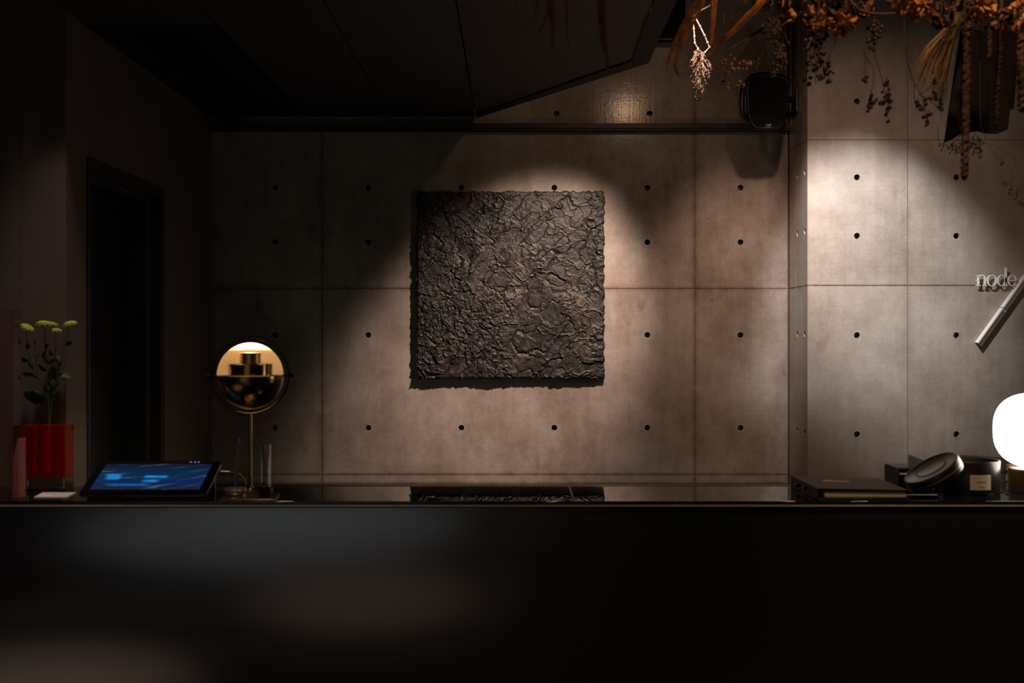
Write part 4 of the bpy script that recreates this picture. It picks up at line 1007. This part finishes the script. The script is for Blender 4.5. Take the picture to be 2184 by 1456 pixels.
# fan of straw
def straw_fan():
    t = thing('straw_fan', 'fan of ochre straw hanging left of the maroon leaves', 'dried grass', W(2040, 50, 3.56))
    m = MB(); root = upto(2062, 3.56)
    for k in range(90):
        u = rnd.random(); ln = rnd.uniform(.75, 1.0)
        e = W(1942+u*72+rnd.gauss(0, 3), 175+u*92+rnd.gauss(0, 14), 3.56+rnd.uniform(-.05, .05)); e2 = W(2045, 45, 3.56)+Vector((rnd.gauss(0, .006), rnd.gauss(0, .01), 0))
        mid = (e+e2)/2+Vector((-.018*(1-u)-.004, 0, .008)); e = e2+(e-e2)*ln
        P = [root, e2+Vector((0,0,.04)), e2, e2*.7+mid*.3+Vector((-.004,0,.006)), mid, mid*.4+e*.6+Vector((-.004,0,.002)), e]
        m.tube(P, [.0010, .0012, .0013, .0013, .0012, .0010, .0005], 3)
    stuff(m.build('straws', 'straw_ochre', t))
    MB().tube(curve([root, (2046, 40, 3.53), (2005, 85, 3.53), (1975, 130, 3.53), (1955, 185, 3.53)], 5), .0022, 5).build('outer_stem', 'twig_brown', t)
straw_fan()
# large dark maroon leaves, gathered like a cone
def maroon():
    t = thing('maroon_leaf_cluster', 'large dark maroon leaves hanging among the tassels at upper right', 'dried leaves', W(2085, 60, 3.65))
    top = W(2085, 20, 3.62)
    def leaf(pts, th=.004):
        P = [W(*p) for p in pts]; k = len(P); n = Vector((0, th, 0))
        cen = sum(P, Vector())/k+Vector((0, -.02, 0)); Q = P+[cen]; B = [p+n for p in Q]
        fs = [(i, (i+1) % k, k) for i in range(k)]; fs2 = [((i+1) % k+k+1, i+k+1, 2*k+1) for i in range(k)]
        m = MB(); m.add(Q+B, fs+fs2+[(i, i+k+1, (i+1) % k+k+1, (i+1) % k) for i in range(k)], 0, False)
        m.build('leaf', 'maroon', t)
    leaf([(2050, 60, 3.64), (2036, 150, 3.62), (2024, 230, 3.60), (2014, 304, 3.56), (2030, 298, 3.57), (2046, 288, 3.60), (2062, 280, 3.62), (2070, 160, 3.66)])
    leaf([(2062, 60, 3.66), (2056, 180, 3.64), (2058, 283, 3.61), (2085, 280, 3.60), (2105, 285, 3.60), (2112, 200, 3.62), (2108, 70, 3.66)])
    leaf([(2100, 55, 3.66), (2100, 180, 3.63), (2102, 284, 3.61), (2125, 286, 3.60), (2150, 276, 3.60), (2154, 235, 3.61), (2163, 232, 3.61), (2168, 160, 3.63), (2176, 70, 3.66)])
    MB().tube([top+Vector((0,0,.02)), upto(2085, 3.62)], .005, 6).build('stem', 'twig_brown', t)
    MB().ball(top+Vector((0,.02,-.01)), .03, 10, 8, sz=(1.5, .6, 1)).build('calyx', 'maroon', t)
maroon()
# amaranth tassels
def tassel(label, path, r):
    P = curve(path, 10); t = thing('amaranth_tassel', label, 'dried flowers', P[-1], 'hanging amaranth tassels'); L = len(P)
    i0 = L//4; m = MB(); n = 12; vs = []; rows = 0
    S = []
    for i in range(i0, L-1):
        for k in range(4): S.append(P[i]+(P[i+1]-P[i])*k/4)
    S.append(P[-1]); q = len(S)
    for i, p in enumerate(S):
        u = i/(q-1); rr = r*min(1, .5+u*4)*min(1, (1-u)*14+.35)
        for j in range(n):
            a = 2*math.pi*j/n; k = 1+rnd.uniform(-.30, .30)+.12*math.sin(i*1.3+j)
            vs.append(p+Vector((math.cos(a)*rr*k, math.sin(a)*rr*k, rnd.uniform(-.002, .002))))
    fs = [(i*n+j, i*n+(j+1) % n, (i+1)*n+(j+1) % n, (i+1)*n+j) for i in range(q-1) for j in range(n)]+[tuple(range(n))[::-1], tuple((q-1)*n+j for j in range(n))]
    m.add(vs, fs); m.build('tassel', 'amaranth', t, 0, 2, 80)
    MB().tube(P[:i0+2], .002, 5).build('stem', 'twig_brown', t)
tassel('longest brown tassel, hanging below the maroon leaves', [upto(2062, 3.3), (2060, -10, 3.3), (2062, 120, 3.3), (2060, 260, 3.3), (2057, 384, 3.3)], .0105)
tassel('brown tassel ending at the lower edge of the maroon leaves', [upto(2134, 3.3), (2134, 10, 3.3), (2132, 110, 3.3), (2126, 190, 3.3), (2124, 280, 3.3)], .0078)
tassel('short brown tassel between the two longer ones over the maroon leaves', [upto(2112, 3.25), (2112, -5, 3.25), (2112, 60, 3.25), (2110, 128, 3.25)], .0070)
tassel('brown tassel at the right edge beside the maroon leaves', [upto(2182, 3.2), (2180, 0, 3.2), (2178, 110, 3.2), (2180, 240, 3.2)], .011)
tassel('brown tassel hanging in front of the long tassel near the top edge', [upto(2072, 3.1), (2070, -20, 3.1), (2068, 40, 3.1), (2066, 82, 3.1)], .010)
